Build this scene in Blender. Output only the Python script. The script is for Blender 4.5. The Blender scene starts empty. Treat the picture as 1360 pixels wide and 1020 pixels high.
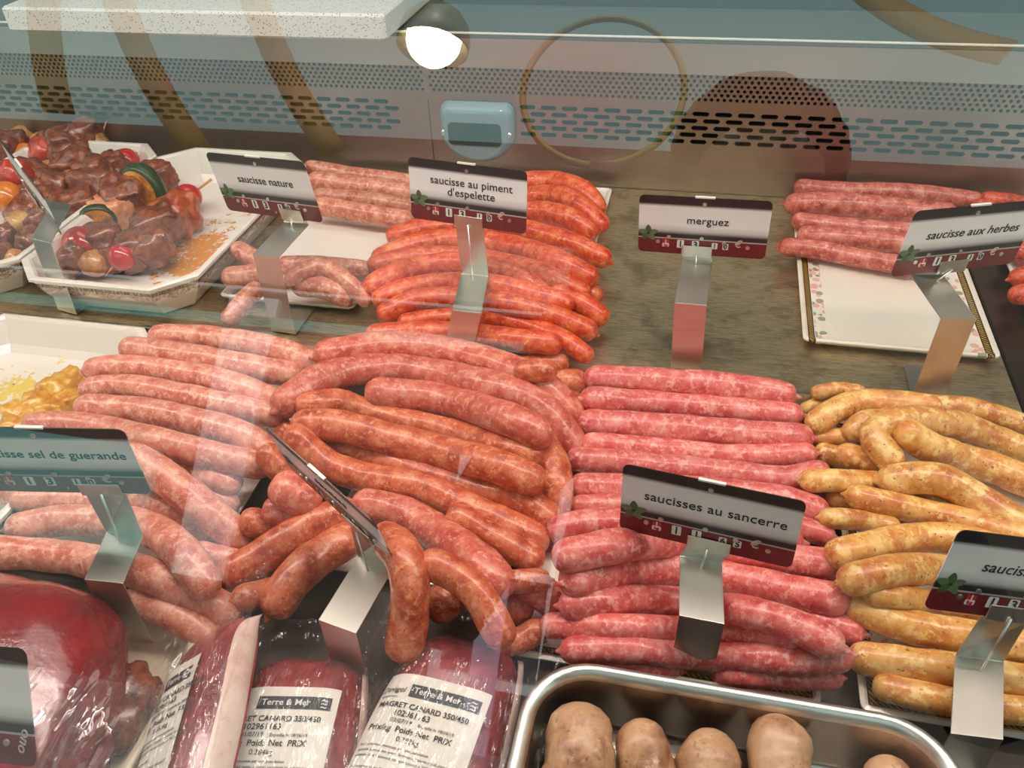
import bpy, bmesh, math, random
from mathutils import Vector, Matrix, noise
random.seed(7)
S = bpy.context.scene
COL = S.collection
# ------------------------------------------------------------------ camera, sky, lights, exposure
F_PX = 1118.0
cam = bpy.data.cameras.new('camera'); cam.sensor_fit = 'HORIZONTAL'; cam.sensor_width = 36.0
cam.lens = F_PX / 1360.0 * 36.0; cam.clip_start = 0.01
co = bpy.data.objects.new('camera', cam); COL.objects.link(co); S.camera = co
_y = Vector((320, -900, 1118)).normalized(); _x = Vector((5580, 595, -1118)); _x = (_x - _y * _x.dot(_y)).normalized(); _z = _x.cross(_y)
def _w(v): return Vector((_x.dot(v), _y.dot(v), _z.dot(v)))
rgt, up_, bck = _w(Vector((1, 0, 0))), _w(Vector((0, -1, 0))), _w(Vector((0, 0, -1)))
co.matrix_world = Matrix(((rgt.x, up_.x, bck.x, 0), (rgt.y, up_.y, bck.y, 0), (rgt.z, up_.z, bck.z, 0.5), (0, 0, 0, 1)))
W = bpy.data.worlds.new('sky'); S.world = W; W.use_nodes = True
W.node_tree.nodes['Background'].inputs[0].default_value = (0.50, 0.80, 0.76, 1)
W.node_tree.nodes['Background'].inputs[1].default_value = 1.65
S.view_settings.view_transform = 'Standard'; S.view_settings.look = 'None'
S.view_settings.exposure = 0.08; S.view_settings.gamma = 1.0; S.view_settings.use_curve_mapping = False
def area_light(name, loc, rot, sx, sy, power, col):
    l = bpy.data.lights.new(name, 'AREA'); l.shape = 'RECTANGLE'; l.size = sx; l.size_y = sy; l.energy = power; l.color = col
    o = bpy.data.objects.new(name, l); COL.objects.link(o); o.location = loc; o.rotation_euler = rot; return o
area_light('case_tube_light', (-0.1, 0.50, 0.86), (math.radians(-4), 0, 0), 2.6, 0.05, 11.5, (1.0, 0.86, 0.76))
area_light('shop_lamp_light', (-0.2, 1.15, 1.55), (math.radians(-12), 0, 0), 1.6, 0.5, 6.0, (1.0, 0.92, 0.84))
sun = bpy.data.lights.new('sun', 'SUN'); sun.energy = 7.0; sun.angle = 0.01; sun.color = (1.0, 0.95, 0.88)   # over the roof onto the street and the facade opposite
so_ = bpy.data.objects.new('sun', sun); COL.objects.link(so_); so_.rotation_euler = Vector((-0.15, -0.62, -0.75)).to_track_quat('-Z', 'Y').to_euler()
# ------------------------------------------------------------------ helpers
def lin(r, g, b):
    f = lambda c: (c / 255 / 12.92) if c / 255 <= 0.04045 else ((c / 255 + 0.055) / 1.055) ** 2.4
    return (f(r), f(g), f(b), 1.0)
class NT:
    """small node-building helper for one material"""
    def __init__(s, name):
        s.m = bpy.data.materials.new(name); s.m.use_nodes = True; s.t = s.m.node_tree; s.t.nodes.clear()
        s.out = s.t.nodes.new('ShaderNodeOutputMaterial')
    def n(s, typ, ins=None, out=0, **at):
        nd = s.t.nodes.new('ShaderNode' + typ)
        for k, v in at.items(): setattr(nd, k, v)
        for k, v in (ins or {}).items():
            if isinstance(v, bpy.types.NodeSocket): s.t.links.new(v, nd.inputs[k])
            else: nd.inputs[k].default_value = v
        return nd.outputs[out]
    def obj(s, out='Object'): return s.t.nodes.new('ShaderNodeTexCoord').outputs[out]
    def math(s, op, a, b=0.0, c=0.0): return s.n('Math', {0: a, 1: b, 2: c}, operation=op)
    def noise(s, vec, scale, detail=2.0, rough=0.5): return s.n('TexNoise', {'Vector': vec, 'Scale': scale, 'Detail': detail, 'Roughness': rough})
    def ramp(s, fac, stops, mode='LINEAR'):
        nd = s.t.nodes.new('ShaderNodeValToRGB'); cr = nd.color_ramp; cr.interpolation = mode
        while len(cr.elements) < len(stops): cr.elements.new(0.5)
        for e, (p, c) in zip(cr.elements, stops): e.position = p; e.color = c if len(c) == 4 else (*c, 1)
        s.t.links.new(fac, nd.inputs[0]); return nd.outputs[0]
    def mix(s, fac, a, b):
        nd = s.t.nodes.new('ShaderNodeMix'); nd.data_type = 'RGBA'
        for i, v in ((0, fac), (6, a), (7, b)):
            if isinstance(v, bpy.types.NodeSocket): s.t.links.new(v, nd.inputs[i])
            else: nd.inputs[i].default_value = v
        return nd.outputs[2]
    def sep(s, v):
        nd = s.t.nodes.new('ShaderNodeSeparateXYZ'); s.t.links.new(v, nd.inputs[0]); return nd.outputs
    def bump(s, h, strength=0.3, dist=0.001): return s.n('Bump', {'Height': h, 'Strength': strength, 'Distance': dist})
    def end(s, **ins):
        b = s.t.nodes.new('ShaderNodeBsdfPrincipled')
        for k, v in ins.items():
            k = k.replace('_', ' ')
            if isinstance(v, bpy.types.NodeSocket): s.t.links.new(v, b.inputs[k])
            else: b.inputs[k].default_value = v
        s.t.links.new(b.outputs[0], s.out.inputs[0]); return s.m
def plain(name, col, rough=0.5, metal=0.0, **k):
    return NT(name).end(Base_Color=col, Roughness=rough, Metallic=metal, **k)
WHITE = (1, 1, 1, 1); BLACK = (0, 0, 0, 1)

def link(name, me, mats, parent=None, smooth=True):
    if not isinstance(mats, (list, tuple)): mats = [mats]
    for m in mats: me.materials.append(m)
    if smooth:
        for p in me.polygons: p.use_smooth = True
    o = bpy.data.objects.new(name, me); COL.objects.link(o)
    if parent: o.parent = parent
    return o
def from_bm(name, bm, mats, parent=None, smooth=False):
    me = bpy.data.meshes.new(name); bm.normal_update(); bm.to_mesh(me); bm.free(); return link(name, me, mats, parent, smooth)
def pydata(name, v, f, mats, parent=None, smooth=True, mi=None):
    me = bpy.data.meshes.new(name); me.from_pydata([tuple(p) for p in v], [], f); me.update()
    o = link(name, me, mats, parent, smooth)
    if mi:
        for p, i in zip(me.polygons, mi): p.material_index = i
    return o
def tag(o, label, cat, group=None, kind=None):
    if label: o['label'] = label
    if cat: o['category'] = cat
    if group: o['group'] = group
    if kind: o['kind'] = kind
    return o
def empty(name, loc, label=None, cat=None, group=None, mat=None):
    o = bpy.data.objects.new(name, None); o.empty_display_size = 0.02; COL.objects.link(o)
    if mat is not None: o.matrix_world = mat
    else: o.location = loc
    if label: tag(o, label, cat, group)
    return o
def structure(o): o['kind'] = 'structure'; return o
def bx(bm, x0, x1, y0, y1, z0, z1, bev=0.0, mi=0):
    r = bmesh.ops.create_cube(bm, size=1.0, matrix=Matrix.Translation(((x0+x1)/2, (y0+y1)/2, (z0+z1)/2)) @ Matrix.Diagonal((x1-x0, y1-y0, z1-z0, 1)))
    vs = r['verts']
    fs = {f for v in vs for f in v.link_faces}
    for f in fs: f.material_index = mi
    if bev > 0: bmesh.ops.bevel(bm, geom=list({e for v in vs for e in v.link_edges}), offset=bev, segments=2, affect='EDGES')
    return bm
def box(name, x0, x1, y0, y1, z0, z1, m, parent=None, bev=0.0):
    return from_bm(name, bx(bmesh.new(), x0, x1, y0, y1, z0, z1, bev), m, parent)
def catmull(P, n):
    P = [Vector(p) for p in P]
    if len(P) == 2: P = [P[0], (P[0]+P[1])/2, P[1]]
    Q = [2*P[0]-P[1]] + P + [2*P[-1]-P[-2]]
    pts = []
    for i in range(1, len(Q)-2):
        a, b, c, d = Q[i-1:i+3]
        for k in range(10):
            t = k/10; pts.append(0.5*((2*b)+(c-a)*t+(2*a-5*b+4*c-d)*t*t+(3*b-3*c+d-a)*t**3))
    pts.append(Q[-2])
    L = [0.0]
    for i in range(1, len(pts)): L.append(L[-1]+(pts[i]-pts[i-1]).length)
    out = []; j = 0
    for k in range(n):
        s = L[-1]*k/(n-1)
        while j < len(L)-2 and L[j+1] < s: j += 1
        t = (s-L[j])/max(1e-9, L[j+1]-L[j]); out.append(pts[j].lerp(pts[j+1], min(1, t)))
    return out, L[-1]
def frames(pts):
    T = []
    for i in range(len(pts)):
        a, b = pts[max(0, i-1)], pts[min(len(pts)-1, i+1)]; T.append((b-a).normalized())
    u = T[0].orthogonal().normalized(); fr = []
    for t in T:
        u = (u - t*u.dot(t)).normalized(); fr.append((t, u, t.cross(u)))
    return fr
def tube(pts, radii, seg=14, off=(0, 0, 0), lump=0.0, seed=0.0, cap=True):
    """rings along pts; returns verts, faces"""
    fr = frames(pts); V = []; Fc = []
    for i, (p, r) in enumerate(zip(pts, radii)):
        t, u, w = fr[i]
        for k in range(seg):
            a = 2*math.pi*k/seg; d = u*math.cos(a)+w*math.sin(a); q = p+d*r
            if lump: q = p+d*r*(1+lump*noise.noise(q*55+Vector((seed, 0, 0)))+0.4*lump*noise.noise(q*160+Vector((0, seed, 0))))
            V.append(q-Vector(off))
    for i in range(len(pts)-1):
        for k in range(seg):
            a, b = i*seg+k, i*seg+(k+1) % seg; Fc.append((a, b, b+seg, a+seg))
    if cap:
        Fc.append(tuple(reversed(range(seg)))); Fc.append(tuple(range((len(pts)-1)*seg, len(pts)*seg)))
    return V, Fc
def loft(loops, mats, name, parent=None, close_first=True, close_last=True, mi=None, smooth=False):
    """loops: list of equal-length closed vertex loops"""
    n = len(loops[0]); V = [v for lp in loops for v in lp]; Fc = []; I = []
    for i in range(len(loops)-1):
        for k in range(n):
            a, b = i*n+k, i*n+(k+1) % n; Fc.append((a, b, b+n, a+n)); I.append(mi[i] if mi else 0)
    if close_first: Fc.append(tuple(reversed(range(n)))); I.append(mi[0] if mi else 0)
    if close_last: Fc.append(tuple(range((len(loops)-1)*n, len(loops)*n))); I.append(mi[-1] if mi else 0)
    return pydata(name, V, Fc, mats, parent, smooth, I)
def rrect(x0, x1, y0, y1, r, z, seg=6):
    out = []
    for cx, cy, a0 in ((x1-r, y1-r, 0), (x0+r, y1-r, 90), (x0+r, y0+r, 180), (x1-r, y0+r, 270)):
        for k in range(seg+1):
            a = math.radians(a0+90*k/seg); out.append((cx+r*math.cos(a), cy+r*math.sin(a), z))
    return out
def chamf(x0, x1, y0, y1, c, z):
    return [(x1-c, y1, z), (x0+c, y1, z), (x0, y1-c, z), (x0, y0+c, z), (x0+c, y0, z), (x1-c, y0, z), (x1, y0+c, z), (x1, y1-c, z)]
def text_mesh(txt, size, align='CENTER', shear=0.0, bold=0.0, extrude=0.0002):
    cu = bpy.data.curves.new('lettering', 'FONT'); cu.body = txt; cu.size = size; cu.align_x = align; cu.align_y = 'CENTER'
    cu.shear = shear; cu.offset = bold; cu.extrude = extrude; cu.resolution_u = 3
    o = bpy.data.objects.new('lettering', cu); COL.objects.link(o)
    dg = bpy.context.evaluated_depsgraph_get(); me = bpy.data.meshes.new_from_object(o.evaluated_get(dg))
    bpy.data.objects.remove(o); bpy.data.curves.remove(cu); me.materials.clear(); return me
TAGS = {"nature":{"s":1.0856,"c":[-0.4412,0.7303,0.1309],"ex":[0.9673,-0.2414,0.0784],"up":[-0.0947,-0.0569,0.9939],"leg":[[-0.4155,0.6584,0.0],[-0.4139,0.6584,0.0928],[-0.4125,0.7256,0.0928],[-0.4133,0.7256,0.1049]]},"piment":{"s":0.9869,"c":[-0.2162,0.7079,0.1469],"ex":[0.9946,-0.1013,-0.0239],"up":[0.0313,0.0724,0.9969],"leg":[[-0.221,0.64,0.0],[-0.205,0.64,0.0606],[-0.2146,0.7052,0.0606],[-0.2163,0.7052,0.1122]]},"merguez":{"s":1.0111,"c":[0.005,0.7396,0.1136],"ex":[0.9997,-0.0203,0.0164],"up":[-0.018,-0.0832,0.9964],"leg":[[0.0035,0.6636,0.0],[0.0011,0.6636,0.0749],[0.0033,0.7421,0.0749],[0.0017,0.7421,0.0848]]},"herbes":{"s":1.047,"c":[0.2303,0.725,0.1272],"ex":[0.8991,0.4333,-0.0627],"up":[0.0843,-0.0307,0.996],"leg":[[0.2205,0.6566,0.0],[0.2231,0.6566,0.0875],[0.2089,0.725,0.0875],[0.2257,0.725,0.0961]]},"sancerre":{"s":0.9696,"c":[0.0263,0.3977,0.0819],"ex":[0.9918,-0.1277,0.0063],"up":[-0.0016,0.0363,0.9993],"leg":[[0.0275,0.3473,-0.03],[0.0291,0.3473,0.0384],[0.0259,0.3959,0.0384],[0.0299,0.3959,0.0448]]},"sel":{"s":1.0164,"c":[-0.407,0.3286,0.1239],"ex":[0.9805,0.192,-0.0426],"up":[0.0557,-0.0633,0.9964],"leg":[[-0.3728,0.2961,-0.03],[-0.3728,0.2961,0.0463],[-0.3829,0.3364,0.0463],[-0.3827,0.3364,0.0824]]},"right":{"s":0.9408,"c":[0.2148,0.3722,0.0899],"ex":[0.973,0.1623,-0.1639],"up":[0.1255,0.2235,0.9666],"leg":[[0.1911,0.3088,-0.03],[0.1911,0.3088,0.0202],[0.2034,0.363,0.0202],[0.2058,0.363,0.054]]},"near":{"s":1.0,"c":[-0.3613,0.1679,0.112],"ex":[0.9926,0.0297,0.1176],"up":[-0.1158,0.5208,0.8458],"leg":None},"edge":{"s":0.9445,"c":[-0.2246,0.3618,0.093],"ex":[0.856,-0.4954,-0.1479],"up":[0.0029,-0.2815,0.9596],"leg":[[-0.205,0.3004,-0.03],[-0.205,0.3004,0.0335],[-0.1989,0.3549,0.0335],[-0.2068,0.3549,0.0781]]},"back":{"s":0.9876,"c":[-0.7227,0.7241,0.1172],"ex":[0.7818,-0.5734,-0.245],"up":[0.1427,-0.2179,0.9655],"leg":[[-0.6763,0.6561,0.0],[-0.6699,0.6561,0.0904],[-0.7068,0.7391,0.0904],[-0.739,0.7391,0.0957]]}}
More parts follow.
